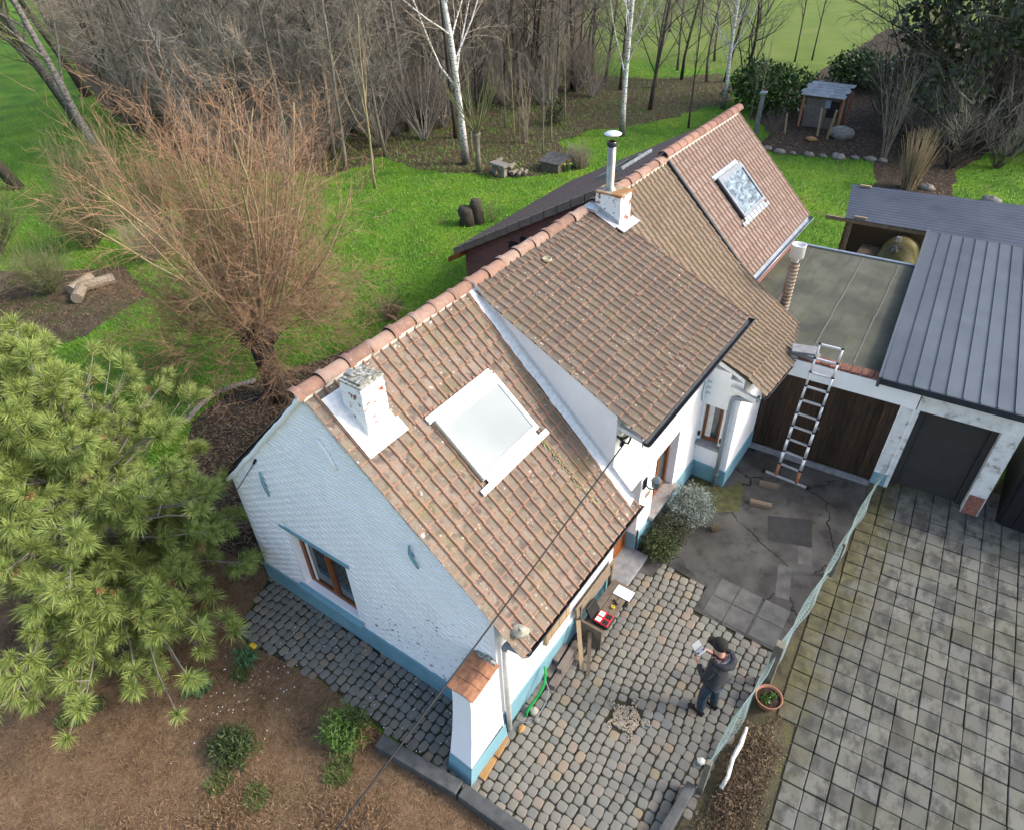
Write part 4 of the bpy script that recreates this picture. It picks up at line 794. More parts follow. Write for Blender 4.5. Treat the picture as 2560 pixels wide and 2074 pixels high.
# ------ concrete slabs of the drive
t = NT('drive_slab', .9, 0, .25); r = t.rnd(); c = t.ramp(r, [(0, (.115, .113, .098)), (.4, (.165, .163, .138)), (.8, (.2, .196, .166)), (1, (.15, .152, .142))]); c = t.mix(t.math('MULTIPLY', t.step(t.noise(2.6, 6, t.mapv((1, 1.5, 1)), .68), .45, .6), .8), c, (.055, .055, .05)); c = t.mix(t.math('MULTIPLY', t.step(t.noise(1.1, 4), .5, .7), .5), c, (.13, .125, .075)); c = t.mix(t.math('MULTIPLY', t.step(t.noise(34, 4), .6, .75), .4), c, (.1, .1, .095)); X = t.xyz(); mo = t.step(t.math('ADD', t.math('ADD', X[1], t.math('MULTIPLY', X[0], .045)), t.math('MULTIPLY', t.math('SUBTRACT', t.noise(2.2, 5), .5), 1.5)), -3.75, -3.15); c = t.mix(t.math('MULTIPLY', mo, .85), c, t.ramp(t.noise(7, 5), [(.35, (.06, .055, .03)), (.65, (.135, .125, .055))])); t.col(c); t.bump(t.noise(50, 4), .4, .006); M['slab'] = t.done()
mb = MB(); mb.obox((-.1435, -.1435, 0), (.287, 0, 0), (0, .287, 0), (0, 0, .04)); o = mb.build('paving_slab', 'slab', drive); b_ = o.modifiers.new('b', 'BEVEL'); b_.width = .008; b_.segments = 1
dg = bpy.context.evaluated_depsgraph_get(); me = bpy.data.meshes.new_from_object(o.evaluated_get(dg)); bpy.data.objects.remove(o)
Va = np.array([v.co[:] for v in me.vertices]); Fa = [tuple(p.vertices) for p in me.polygons]
spots = []
for i in range(-4, 20):
    for j in range(-42, 4):
        x, y = G(0, 0)[0]+GX.x*(j*.299-.15)+GV.x*(2.9+i*.299), G(0, 0)[1]+GX.y*(j*.299-.15)+GV.y*(2.9+i*.299)
        if inpoly(x, y, DRIVE) and y > -9.5 and x > -1.5: spots.append((x, y))
spots.sort(key=lambda p: -(p[0]*.0) + (p[0]-CAM.x)**2+(p[1]-CAM.y)**2 if ((Vector((p[0], p[1], 0))-CAM).dot(F) > 0 and abs((Vector((p[0], p[1], 0))-CAM).dot(Rt2)/(Vector((p[0], p[1], 0))-CAM).dot(F)) < .8 and abs((Vector((p[0], p[1], 0))-CAM).dot(Up2)/(Vector((p[0], p[1], 0))-CAM).dot(F)) < .66) else 1e6)
VV, FF = [], []
for i, (x, y) in enumerate(spots):
    m = Matrix.Translation((x+random.uniform(-.006, .006), y+random.uniform(-.006, .006), -.01+random.uniform(-.006, .006))) @ Matrix.Rotation(GA+random.uniform(-.02, .02), 4, 'Z') @ Matrix.Rotation(random.uniform(-.02, .02), 4, 'X') @ Matrix.Rotation(random.uniform(-.02, .02), 4, 'Y')
    if i < 300: piece(me, 'paving_slab', m, drive)
    else:
        b0 = len(VV)
        for v in Va: VV.append(m @ Vector(v))
        for f in Fa: FF.append(tuple(b0+k for k in f))
if FF:
    mb = MB(); mb.v = VV; mb.f = FF; mb.mi = [0]*len(FF); tag(mb.build('paving_slab_field', 'slab', drive), kind='stuff')
# ------------------------------------------------------------------ vegetation
def bark(name, a, b, sc1=(14, 14, 3), bump=.5):
    t = NT(name, .9, 0, .2); t.col(t.mix(1, t.ramp(t.noise(1.6, 5, t.mapv(sc1)), [(.3, b), (.68, a)]), t.ramp(t.orand(), [(0, .8), (1, 1.12)]), 'MULTIPLY')); t.bump(t.noise(3, 4, t.mapv(sc1)), bump, .02); return t.done()
M['bark'] = bark('grey_bark', (.3, .265, .21), (.14, .12, .095)); M['barkdark'] = bark('dark_bark', (.1, .085, .068), (.045, .038, .03))
M['twig'] = bark('grey_brown_twig', (.42, .38, .32), (.27, .24, .2)); M['twigtan'] = bark('tan_twig', (.46, .385, .29), (.3, .245, .18)); M['twigred'] = bark('red_brown_twig', (.4, .24, .14), (.29, .185, .12)); M['pole'] = bark('olive_pole', (.46, .38, .22), (.29, .24, .13)); M['shootbrown'] = bark('shoot_brown', (.4, .27, .17), (.26, .17, .105)); M['twiggreen'] = bark('mossy_twig', (.24, .25, .12), (.14, .15, .07)); M['twigdark'] = bark('dark_twig', (.24, .215, .18), (.135, .12, .1))
t = NT('birch_bark', .8); c = t.ramp(t.noise(2.2, 5, t.mapv((3, 3, 14))), [(.4, (.1, .09, .085)), (.47, (.55, .53, .5)), (.75, (.74, .72, .7))]); X = t.xyz(); c = t.mix(t.step(X[2], 1.3, .1), c, (.11, .1, .09)); t.col(c); M['birch'] = t.done()
M['mottled'] = bark('mottled_bark', (.3, .28, .25), (.05, .045, .04), (5, 5, 9))
def leafmat(name, a, b, c2, rough=.6, spec=.35):
    t = NT(name, rough, 0, spec); r = t.rnd(); t.col(t.mix(t.math('MULTIPLY', t.noise(3, 3), .6), t.ramp(r, [(0, a), (.5, b), (1, c2)]), b)); return t.done()
M['needle'] = leafmat('pine_needle', (.175, .27, .065), (.3, .39, .095), (.45, .49, .15), .5); M['needledry'] = leafmat('dry_needle', (.36, .18, .08), (.42, .25, .11), (.3, .15, .06))
M['ivy'] = leafmat('ivy_leaf', (.03, .045, .018), (.05, .068, .026), (.085, .1, .045), .45); M['laurel'] = leafmat('laurel_leaf', (.03, .075, .015), (.055, .12, .022), (.1, .17, .035), .4); M['silver'] = leafmat('silver_leaf', (.16, .2, .17), (.24, .29, .25), (.33, .37, .32), .7); M['heather'] = leafmat('dark_herb_leaf', (.035, .04, .02), (.06, .065, .03), (.1, .1, .045)); M['herb'] = leafmat('green_herb_leaf', (.04, .07, .02), (.07, .1, .03), (.12, .15, .05))
M['grassblade'] = leafmat('grass_blade', (.065, .18, .014), (.135, .3, .022), (.22, .38, .04), .55); M['dryblade'] = leafmat('dry_blade', (.3, .24, .14), (.4, .32, .19), (.24, .19, .11)); M['spruce'] = leafmat('spruce_needle', (.07, .15, .025), (.13, .24, .04), (.2, .28, .07)); M['litterleaf'] = leafmat('fallen_leaf', (.09, .06, .035), (.17, .115, .065), (.26, .19, .12)); M['herbgreen'] = leafmat('weed_leaf', (.07, .12, .03), (.12, .17, .045), (.2, .23, .08)); M['litterneedle'] = leafmat('fallen_needle', (.13, .072, .04), (.27, .165, .088), (.42, .28, .16)); M['daff'] = leafmat('daffodil_leaf', (.05, .14, .05), (.08, .19, .075), (.13, .24, .1))

def branch(rs, p, d, L, r, n, jit, up):
    P = [p.copy()]; Rr = [r]; d = d.normalized()
    for k in range(n):
        d = (d + Vector((rs.gauss(0, jit), rs.gauss(0, jit), rs.gauss(0, jit)+up))).normalized(); p = p + d*(L/n); P.append(p.copy()); Rr.append(max(r*(1-.75*(k+1)/n), .0015))
    return P, Rr
def at(P, f):
    k = f*(len(P)-1); i = min(int(k), len(P)-2); q = P[i].lerp(P[i+1], k-i); return q, (P[i+1]-P[i]).normalized()
def side(rs, d, ang):
    o = d.orthogonal().normalized(); o.rotate(Matrix.Rotation(rs.uniform(0, 6.283), 3, d)); return (d*math.cos(ang)+o*math.sin(ang)).normalized()
def bare_tree(seed, H, r0, spec, first=.25, trunk_jit=.05, lean=(0, 0), minr=.0035):
    """spec: per level (count, length ratio, angle, upward pull, radius ratio). returns trunk MB, twig MB"""
    rs = random.Random(seed); tr, tw = MB(), MB()
    P, Rr = branch(rs, Vector((0, 0, -.05)), Vector((lean[0], lean[1], 1)), H, r0, 9, trunk_jit, .03); Rr[0] *= 1.35; tr.tube(P, Rr, 8)
    level = [(P, Rr, H)]
    for li, (cnt, lr, ang, up, rr) in enumerate(spec):
        nxt = []
        for (P, Rr, L) in level:
            for k in range(cnt):
                f = (first if li == 0 else .15)+(1-(first if li == 0 else .15))*(k+rs.random())/cnt
                q, d = at(P, min(f, .99)); rad = max(minr, Rr[min(int(f*(len(Rr)-1)), len(Rr)-1)]*rr); Lc = L*lr*(1.15-.75*f if li == 0 else 1-.5*f)*rs.uniform(.7, 1.25)
                p2, r2 = branch(rs, q, side(rs, d, ang*rs.uniform(.7, 1.25)), Lc, rad, 4 if li < 1 else (3 if li < 2 else 2), .11, up)
                (tr if li == 0 else tw).tube(p2, r2, 5 if li == 0 else 3, False); nxt.append((p2, r2, Lc))
        level = nxt
    return tr, tw
protos = {}
def proto_tree(key, *a, **k): tr, tw = bare_tree(*a, **k); o1 = tr.build('trunk', 'bark', None, True); o2 = tw.build('crown', 'twig'); protos[key] = (o1.data, o2.data); bpy.data.objects.remove(o1); bpy.data.objects.remove(o2)
def put_tree(key, name, label, cat, loc, rz=0, s=1.0, group=None, tm=None, cm=None, sz=None):
    r_ = thing(name, label, cat, loc, rz, group); r_.scale = (s, s, sz or s)
    for nm, me, mt in (('trunk', protos[key][0], tm), ('crown', protos[key][1], cm)):
        o = bpy.data.objects.new(nm, me); COL.objects.link(o); o.parent = r_
        if mt: o.material_slots[0].link = 'OBJECT'; o.material_slots[0].material = M[mt]
    return r_
WS = [(20, .36, 1.0, .10, .42), (8, .5, .75, .07, .45), (9, .55, .7, .05, .6)]
for k in range(5): proto_tree('wood%d' % k, 20+k, 10+.8*k, .1, WS, .12, minr=.0085)
for k in range(2): proto_tree('birch%d' % k, 40+k, 13, .13, [(22, .27, .75, .16, .4), (6, .5, .7, -.02, .45), (6, .6, .7, -.1, .55)], .2, .025)
for k in range(2): proto_tree('lawn%d' % k, 60+k, 11, .2, [(15, .42, .8, .12, .4), (7, .5, .7, .07, .4), (7, .5, .7, .04, .5)], .3, .04, (-.16, .2), minr=.006)
proto_tree('young', 50, 5.5, .05, [(10, .5, .5, .18, .5), (6, .45, .5, .12, .5), (4, .5, .5, .08, .6)], .3, .03)
proto_tree('slim', 52, 8, .05, [(14, .24, .6, .16, .45), (5, .45, .6, .1, .5), (3, .5, .6, .05, .6)], .25, .03)
proto_tree('spread', 54, 6, .12, [(12, .6, .9, .12, .5), (7, .5, .8, .08, .5), (6, .5, .7, .05, .55)], .15, .08)
def shrub_proto(key, seed, n, L, spread, r=.012, sub=6, up=.06):
    rs = random.Random(seed); a, b = MB(), MB()
    for k in range(n):
        an_ = rs.uniform(0, 6.283); d = Vector((math.cos(an_)*spread*rs.random(), math.sin(an_)*spread*rs.random(), 1)); P, Rr = branch(rs, Vector((math.cos(an_)*.12*rs.random(), math.sin(an_)*.12*rs.random(), -.03)), d, L*rs.uniform(.6, 1.15), r, 4, .09, up); a.tube(P, Rr, 4, False)
        for j in range(sub):
            q, d2 = at(P, rs.uniform(.25, .98)); p2, r2 = branch(rs, q, side(rs, d2, rs.uniform(.3, .8)), L*.32*rs.uniform(.6, 1.2), r*.4, 2, .1, up); b.tube(p2, r2, 3, False)
    o1 = a.build('stem', 'twig', None, True); o2 = b.build('twigs', 'twig'); protos[key] = (o1.data, o2.data); bpy.data.objects.remove(o1); bpy.data.objects.remove(o2)
shrub_proto('shrub0', 1, 26, 2.6, .75, .016, 9); shrub_proto('shrub1', 2, 34, 2.0, 1.0, .012, 9); shrub_proto('thick', 7, 70, 1.9, 1.1, .013, 14, .03); shrub_proto('reed', 3, 220, 1.0, .22, .006, 0); shrub_proto('whip', 4, 14, 3.2, .16, .012, 4); shrub_proto('tuft', 5, 160, .5, .6, .005, 0)

# --- named garden trees
put_tree('birch0', 'birch_tree', 'tall white-trunked birch at the edge of the lawn bed', 'tree', (19.7, 16.5, 0), .4, 1.15, None, 'birch', 'twigtan')
put_tree('birch1', 'birch_tree', 'slender white birch standing behind the chimney flue', 'tree', (26.75, 12.5, 0), 1.1, .95, None, 'birch', 'twig')
put_tree('birch1', 'birch_tree', 'forked birch with peeling white trunk beyond the ridge of the far roof', 'tree', (33.6, 10.2, 0), 2.5, .8, None, 'birch', 'twig')
put_tree('young', 'young_tree', 'young thin tree with upswept tan branches on the open lawn', 'tree', (15.4, 17.9, 0), .8, 1.15, None, 'pole', 'twigtan')
for i, (x, y, rz, s, lb) in enumerate([(10.6, 29.8, .3, 1.1, 'mottled grey tree on the left lawn, nearest the wood'), (11.4, 31.6, 2.2, 1.15, 'mottled grey tree just behind the other left lawn trunk'), (7.2, 31.5, 4.0, 1.2, 'dark leaning tree at the far left of the lawn'), (13.0, 24.6, 5, .6, 'pale lower trunk rising behind the willow twigs'), (4.6, 33.5, 1, 1.1, 'dark twiggy tree cut off by the left edge'), (13.5, 38, 2, 1.15, 'dark twiggy tree further back on the left lawn'), (9.5, 40.5, 3, 1.2, 'dark tree at the upper left corner'), (17.5, 45, 2, 1.2, 'dark tree where the left lawn meets the wood')]):
    put_tree('lawn%d' % (i % 2), 'lawn_tree', lb, 'tree', (x, y, 0), rz*.06, s*.95, 'tall bare trees on the left lawn', 'mottled' if i in (0, 1, 3) else 'barkdark', 'twiggreen' if i < 3 else ('twig' if i == 3 else 'twigdark'))
for i, (x, y, k, lb) in enumerate([(22.4, 19.3, 'wood1', 'dark straight trunk just behind the tall white birch'), (29.5, 10.3, 'slim', 'slim dark tree on the lawn strip beyond the far roof'), (36.5, 10.2, 'spread', 'low forking dark tree beside the white birch on the right'), (47, 9.6, 'slim', 'slim dark tree on the meadow above the hen house'), (46, 10.4, 'slim', 'slim leaning brown tree on the meadow left of the hen house'), (31.5, 13.4, 'wood3', 'mossy bare tree in the rough grass beyond the flue'), (40.5, 16.0, 'wood2', 'pale hazy tree at the near edge of the meadow, left'), (44, 15.0, 'wood0', 'pale hazy tree standing out in the meadow'), (38.5, 13.2, 'wood4', 'pale hazy tree at the meadow edge above the ridge end'), (52, 22, 'wood1', 'distant hazy tree on the meadow near the top edge'), (50, 14, 'slim', 'thin distant meadow tree in the middle'), (58, 17, 'wood3', 'distant tree at the top of the meadow')]):
    put_tree(k, 'bare_tree', lb, 'tree', (x, y, 0), i*1.3, .95 if i < 6 else .8, None, 'barkdark' if i < 6 else 'bark', 'twigdark' if i in (0, 1, 2) else ('twig' if i > 5 else 'twiggreen'))
for i, (x, y, s) in enumerate([(16.8, 19.3, .75), (20.8, 17.0, .5), (22.6, 15.6, .5), (23.3, 16.4, .6), (22.6, 14.3, .62), (24.2, 14.9, .55), (25.0, 18.2, .7), (30.3, 7.3, .6), (32.2, 8.2, .5), (27.5, 16.2, .55)]):
    lbs = ['sapling with twin stems at the left of the lawn bed', 'thin sapling just right of the tall birch', 'pale leaning sapling in the middle of the bed', 'second pale leaning sapling in the middle of the bed', 'straight dark sapling left of the wooden hatch', 'sapling behind the wooden hatch', 'sapling at the back of the bed', 'sapling beside the grey metal post', 'sapling in front of the laurel hedge', 'sapling beside the small dark conifer']
    put_tree('slim', 'sapling', lbs[i], 'sapling', (x, y, 0), i*2.1, s, 'saplings in the garden beds', 'pole' if i % 2 else 'bark', 'twig')
# small pollard
pt = thing('pollard_tree', 'small pollarded tree with a fan of green-grey shoots beside the birch', 'tree', (19.2, 15.4, 0)); rs = random.Random(77); a, b = MB(), MB()
a.tube([(0, 0, -.05), (.02, 0, .8), (0, .02, 1.5), (0, 0, 1.62)], [.13, .11, .14, .2], 8)
for k in range(16):
    an_ = k*2.4; P, Rr = branch(rs, Vector((.1*math.cos(an_), .1*math.sin(an_), 1.6)), Vector((math.cos(an_)*.55, math.sin(an_)*.55, 1)), rs.uniform(2.2, 3.2), .028, 5, .06, .05); b.tube(P, Rr, 5, False)
    for j in range(5): q, d = at(P, rs.uniform(.3, .95)); p2, r2 = branch(rs, q, side(rs, d, .5), .7, .008, 2, .1, .05); b.tube(p2, r2, 3, False)
a.build('trunk', 'bark', pt, True, True); b.build('crown', 'twiggreen', pt, True, True)

# --- the big willow
wl = thing('willow_tree', 'large pollard willow with a dense fan of orange-brown shoots behind the house', 'tree', (3.6, 9.6, 0)); rs = random.Random(9); a, pb, tb, ub = MB(), MB(), MB(), MB()
a.tube([(.05, .0, -.1), (.02, .02, .5), (-.03, .03, 1.1), (0, .05, 1.55), (.02, .05, 1.9), (0, .02, 2.15)], [.33, .25, .23, .27, .38, .2], 12)
for k in range(26): an_ = rs.uniform(0, 6.28); q = Vector((.3*math.cos(an_), .3*math.sin(an_)+.04, rs.uniform(1.6, 2.1))); a.tube([q*.6+Vector((0, 0, .75)), q, q+Vector((.1*math.cos(an_), .1*math.sin(an_), .09))], [.1, .1, .06], 6)
for k in range(170):
    an_ = rs.uniform(0, 6.283); el = rs.uniform(-.2, 1.5); steep = el > .75
    d = Vector((math.cos(an_)*math.cos(el), math.sin(an_)*math.cos(el), math.sin(el)))+Rt*(.26 if steep else .08); L = rs.uniform(3.3, 5.2) if steep else rs.uniform(1.7, 3.0); r_ = rs.uniform(.032, .058) if steep and k % 2 else rs.uniform(.008, .014)
    P, Rr = branch(rs, Vector((.22*math.cos(an_), .22*math.sin(an_)+.04, rs.uniform(1.75, 2.15))), d, L, r_, 7, .1, .05 if steep else (.05 if el > .2 else -.015)); (pb if r_ > .023 else tb).tube(P, Rr, 5 if r_ > .023 else 4, False)
    for j in range(15 if steep else 12):
        f = rs.uniform(.22 if steep else .35, .98); q, d2 = at(P, f); p2, r2 = branch(rs, q, side(rs, d2, rs.uniform(.3, .85)), L*rs.uniform(.16, .36), min(r_*.3, .007), 4, .16, .03 if steep else -.0); tb.tube(p2, r2, 3, False)
        for i in range(6): q3, d3 = at(p2, rs.uniform(.25, .98)); p3, r3 = branch(rs, q3, side(rs, d3, rs.uniform(.35, 1.0)), rs.uniform(.25, .7), .0046, 3, .2, .02); ub.tube(p3, r3, 3, False)
a.build('trunk', 'barkdark', wl, True, True); pb.build('pole', 'pole', wl, True, True); tb.build('shoots', 'shootbrown', wl, False, True); ub.build('twigs', 'twigred', wl, False, True)

# --- the wood behind
WL = 'bare grey-brown tree standing in the dense wood behind the garden'; rs = random.Random(11); placed = []
def inview(x, y, z=0, m=1.12):
    v = Vector((x, y, z))-CAM; f = v.dot(F); return f > 0 and abs(v.dot(Rt2)/f) < .755*m and abs(v.dot(Up2)/f) < .612*m
tries = 0
while len(placed) < 190 and tries < 9000:
    tries += 1; far_ = rs.random()**1.5; d0 = 30+60*far_; an_ = rs.uniform(.28, 1.22); x, y = CAM.x+d0*math.cos(an_), CAM.y+d0*math.sin(an_)
    if not inpoly(x, y, LIT) or not inview(x, y, 3, 1.1): continue
    if inpoly(x, y, [(15, 19), (18, 13), (24, 11), (40, 10), (36, 15), (27, 20.5), (22, 21.5)]): continue
    if min([9]+[math.hypot(x-a_, y-b__) for a_, b__ in placed]) < 1.4+1.2*far_: continue
    placed.append((x, y)); i = len(placed)
    put_tree('wood%d' % (i % 5), 'woodland_tree', WL, 'tree', (x, y, 0), rs.uniform(0, 6.28), rs.uniform(.75, 1.2), 'trees of the wood behind the garden', 'bark' if i % 3 else 'barkdark', ('twig', 'twigtan', 'twig', 'twigdark')[i % 4])
SL = 'bare twiggy shrub in the undergrowth along the edge of the wood'; n_ = 0; tries = 0
while n_ < 120 and tries < 6000:
    tries += 1; d0 = rs.uniform(27, 48); an_ = rs.uniform(.5, 1.22); x, y = CAM.x+d0*math.cos(an_), CAM.y+d0*math.sin(an_)
    if not inpoly(x, y, LIT) or not inview(x, y, 1, 1.05): continue
    if inpoly(x, y, [(15, 18), (18, 13), (24, 11), (42, 9), (36, 15), (27, 20), (20.5, 20.5), (17, 22)]): continue
    n_ += 1; put_tree('shrub%d' % (n_ % 2), 'woodland_shrub', SL, 'shrub', (x, y, 0), rs.uniform(0, 6.28), rs.uniform(.8, 1.5), 'undergrowth shrubs of the wood', None, ('twigtan', 'twig', 'twigdark')[n_ % 3])
for i, (x, y, k, s, lb, cm) in enumerate([(3.2, 20.3, 'thick', .9, 'pale straggly shrub beside the cut logs on the left', 'twiggreen'), (5.8, 22.6, 'thick', 1.3, 'moss-green straggly bush below the left lawn trunks', 'twiggreen'), (8.2, 27.0, 'thick', 1.4, 'green-grey bush at the foot of the left lawn trunks', 'twiggreen'), (1.5, 21, 'thick', 1.1, 'brown straggly bush at the far left edge', 'twigtan'), (13.8, 21.5, 'shrub0', 1.0, 'tan bush behind the willow crown, left of the young tree', 'twigtan'), (8.6, 23.2, 'thick', 1.3, 'mossy tangled bush left of the willow crown', 'twiggreen'), (3.6, 25.0, 'thick', 1.3, 'green-brown tangled bush at the left edge', 'twiggreen'), (6.4, 19.6, 'thick', .9, 'low tangled bush between the cut logs and the willow', 'twigtan'), (23.5, 15.9, 'whip', 1.0, 'tall clump of tan whips in the lawn bed', 'twigtan'), (29.5, 1.3, 'whip', 1.2, 'fan of straight hazel rods in front of the ivy thicket', 'twigtan'), (30.0, 6.4, 'shrub1', .6, 'small bare shrub behind the far gable', 'twigdark'), (8.0, 9.9, 'tuft', 1.6, 'dry brown plant clump behind the ridge', 'dryblade'), (5.7, 8.7, 'tuft', 1.5, 'dry grassy clump between willow and roof', 'dryblade'), (26.4, -.3, 'reed', 2.1, 'clump of pale dry reeds behind the corrugated roof', 'dryblade'), (5.55, -1.05, 'tuft', .42, 'cut-back straw clump on the asphalt before the silver bush', 'dryblade'), (15.2, 11.6, 'shrub1', .35, 'low leafy scrub beside the split stump', 'twiggreen')]):
    put_tree(k, 'garden_shrub', lb, 'shrub', (x, y, 0), i, s, None, cm, cm)

# --- leaf masses
def leaves(n, cent, rad, size, seed, shell=.5, mat='laurel', parent=None, name='foliage', aspect=.5, noise_=.25, local=False, zmin=None):
    g_ = np.random.default_rng(seed); u = g_.normal(size=(n, 3)); u /= np.linalg.norm(u, axis=1)[:, None]; r_ = shell+(1-shell)*g_.random(n)**.6
    bump_ = 1+noise_*(np.sin(u[:, 0]*7+seed)*np.sin(u[:, 1]*6+2*seed)+np.sin(u[:, 2]*9+u[:, 0]*5)*.6)*.7
    P = np.array(cent)+u*(r_*bump_)[:, None]*np.array(rad)
    if zmin is not None: P[:, 2] = np.where(P[:, 2] < zmin, zmin+(zmin-P[:, 2])*.25*g_.random(n), P[:, 2])
    a = g_.normal(size=(n, 3))+u*.6; a /= np.linalg.norm(a, axis=1)[:, None]; b = np.cross(a, g_.normal(size=(n, 3))); b /= np.linalg.norm(b, axis=1)[:, None]
    s = size*(.6+.8*g_.random(n))[:, None]; V = np.stack([P, P+a*s*.5+b*s*aspect*.5, P+a*s, P+a*s*.5-b*s*aspect*.5], 1).reshape(-1, 3); Fq = np.arange(4*n).reshape(-1, 4)
    return npmesh(name, V, Fq, mat, parent, local)
def leafy(name, label, cat, loc, parts, mat, size, dens, seed, group=None, aspect=.5, zmin=.02, stem=None):
    r_ = thing(name, label, cat, loc, 0, group)
    st = MB()
    for (c, rad, n) in parts:
        for k in range(3): st.tube([Vector(loc)+Vector((c[0]*.2, c[1]*.2, 0)), Vector(loc)+Vector((c[0]*.7, c[1]*.7, c[2]*.6))+Vector((random.uniform(-.2, .2)*rad[0], random.uniform(-.2, .2)*rad[1], 0)), Vector(loc)+Vector(c)+Vector((random.uniform(-.6, .6)*rad[0], random.uniform(-.6, .6)*rad[1], random.uniform(0, .6)*rad[2]))], [.02*size*20, .012*size*20, .004*size*20], 5, False)
    st.build('stem', 'barkdark', r_)
    for i, (c, rad, n) in enumerate(parts): leaves(int(n*dens), Vector(loc)+Vector(c), rad, size, seed+i, .45, mat, r_, 'foliage', aspect, .25, False, zmin)
    return r_
leafy('silver_bush', 'rounded silver-grey lavender-like bush against the white wall', 'bush', (5.45, -.5, .02), [((0, 0, .42), (.48, .42, .4), 5200), ((.22, -.12, .34), (.36, .32, .3), 2600)], 'silver', .045, 1, 61, None, .35)
leafy('herb_bush', 'dark olive heather-like bush in front of the silver bush', 'bush', (4.85, -.42, .02), [((0, 0, .28), (.42, .38, .32), 4200)], 'heather', .045, 1, 65, None, .3)
leafy('herb_bush', 'low dark green bush beside the front door step', 'bush', (4.45, -.36, .02), [((0, -.05, .2), (.34, .34, .26), 3600)], 'herb', .045, 1, 69, None, .4)
for i, (x, y, rx, h, lb) in enumerate([(34.5, 7.9, 2.4, 2.0, 'glossy green laurel bush left of the hen house'), (41.5, 4.6, 2.6, 1.6, 'clipped dark green hedge behind the hen house roof'), (43.2, 1.8, 2.4, 1.5, 'dark hedge end right of the hen house roof')]):
    leafy('laurel_bush', lb, 'bush', (x, y, 0), [((0, 0, h*.5), (1.5, rx, h*.55), 2600), ((.3, rx*.4, h*.6), (1.2, rx*.6, h*.5), 1400)], 'laurel', .22, 1, 80+i*5)
for i, (x, y, s, lb) in enumerate([(32.5, -1.4, 1.25, 'dark ivy-smothered tree at the left of the thicket on the right'), (36.5, 1.4, 1.5, 'tall ivy-smothered tree behind the reeds'), (35.5, -4.6, 1.4, 'dark ivy-clad tree at the right edge of the picture'), (41, -3.0, 1.6, 'ivy-covered tree at the back of the right thicket'), (40.5, -8.5, 1.2, 'ivy-covered tree behind the right lawn')]):
    r_ = thing('ivy_tree', lb, 'tree', (x, y, 0), i, 'ivy-clad trees of the right thicket'); r_.scale = (s, s, s)
    for nm, me in (('trunk', protos['spread'][0]), ('crown', protos['wood%d' % (i % 5)][1])):
        o = bpy.data.objects.new(nm, me); COL.objects.link(o); o.parent = r_; o.scale = (1.1, 1.1, .8); o.material_slots[0].link = 'OBJECT'; o.material_slots[0].material = M['barkdark' if nm == 'trunk' else 'twigdark']
    for j in range(7):
        q = random.Random(i*10+j); c = (q.uniform(-1.5, 1.5), q.uniform(-1.5, 1.5), .9+j*1.0); leaves(420, c, (1.1, 1.1, .9), .2, 200+i*10+j, .35, 'ivy', r_, 'ivy', .8, .35, True)
for i, (x, y, s) in enumerate([(29.6, -1.2, 1.3), (31, .2, 1.2), (32.5, -3, 1.5), (30.5, -2.8, 1.1), (33.5, 2.2, 1.3), (36, -1.5, 1.7), (33.8, .6, 1.4), (38, -5, 1.7), (34, -6.5, 1.5), (31.6, 1.7, .9), (37.5, -7.5, 1.7), (34.5, -2.4, 1.9), (36.5, .2, 2.1), (39, -1, 2.2), (37, -3.6, 2.2), (40, 1.2, 2.2), (35, 2.6, 1.7), (32.4, -4.6, 1.4), (42, -5.5, 2.4), (43.5, -1.5, 2.5), (30.3, -.3, 1.1)]):
    put_tree('shrub%d' % (i % 2), 'bramble_shrub', 'dark tangled bare shrub in the ivy thicket at the right', 'shrub', (x, y, 0), i*1.7, s, 'tangled shrubs of the right thicket', 'barkdark', 'twig' if i % 3 == 0 else 'twigdark')
cf = thing('small_conifer', 'small dark conifer at the back of the lawn bed', 'shrub', (26.8, 16.4, 0)); leaves(900, (0, 0, .6), (.45, .45, .75), .14, 301, .3, 'ivy', cf, 'foliage', .3, .2, True); mb = MB(); mb.tube([(0, 0, 0), (0, 0, .9)], [.04, .01], 5); mb.build('trunk', 'barkdark', cf, False, True)
for i, (x, y, c, h, lb) in enumerate([(-1.42, 1.85, 'spruce', .55, 'bright green dwarf spruce with a dry orange side beside the cobbled path'), (-2.5, 3.1, 'herb', .3, 'small dark green cushion plant on the needle floor')]):
    r_ = thing('dwarf_conifer', lb, 'shrub', (x, y, 0)); leaves(2600, (0, 0, h*.5), (.3, .36, h*.55), .07, 310+i, .3, c, r_, 'foliage', .25, .4, True, .01)
    if i == 0: leaves(500, (.12, -.22, .2), (.14, .16, .16), .09, 320, .3, 'needledry', r_, 'dry_foliage', .15, .3, True, .01); leaves(1400, (.15, -.05, .3), (.22, .2, .25), .06, 321, .3, 'herb', r_, 'dark_foliage', .25, .3, True, .01)
    mb = MB(); mb.tube([(0, 0, 0), (0, 0, h*.6)], [.025, .008], 5); mb.build('stem', 'barkdark', r_, False, True)

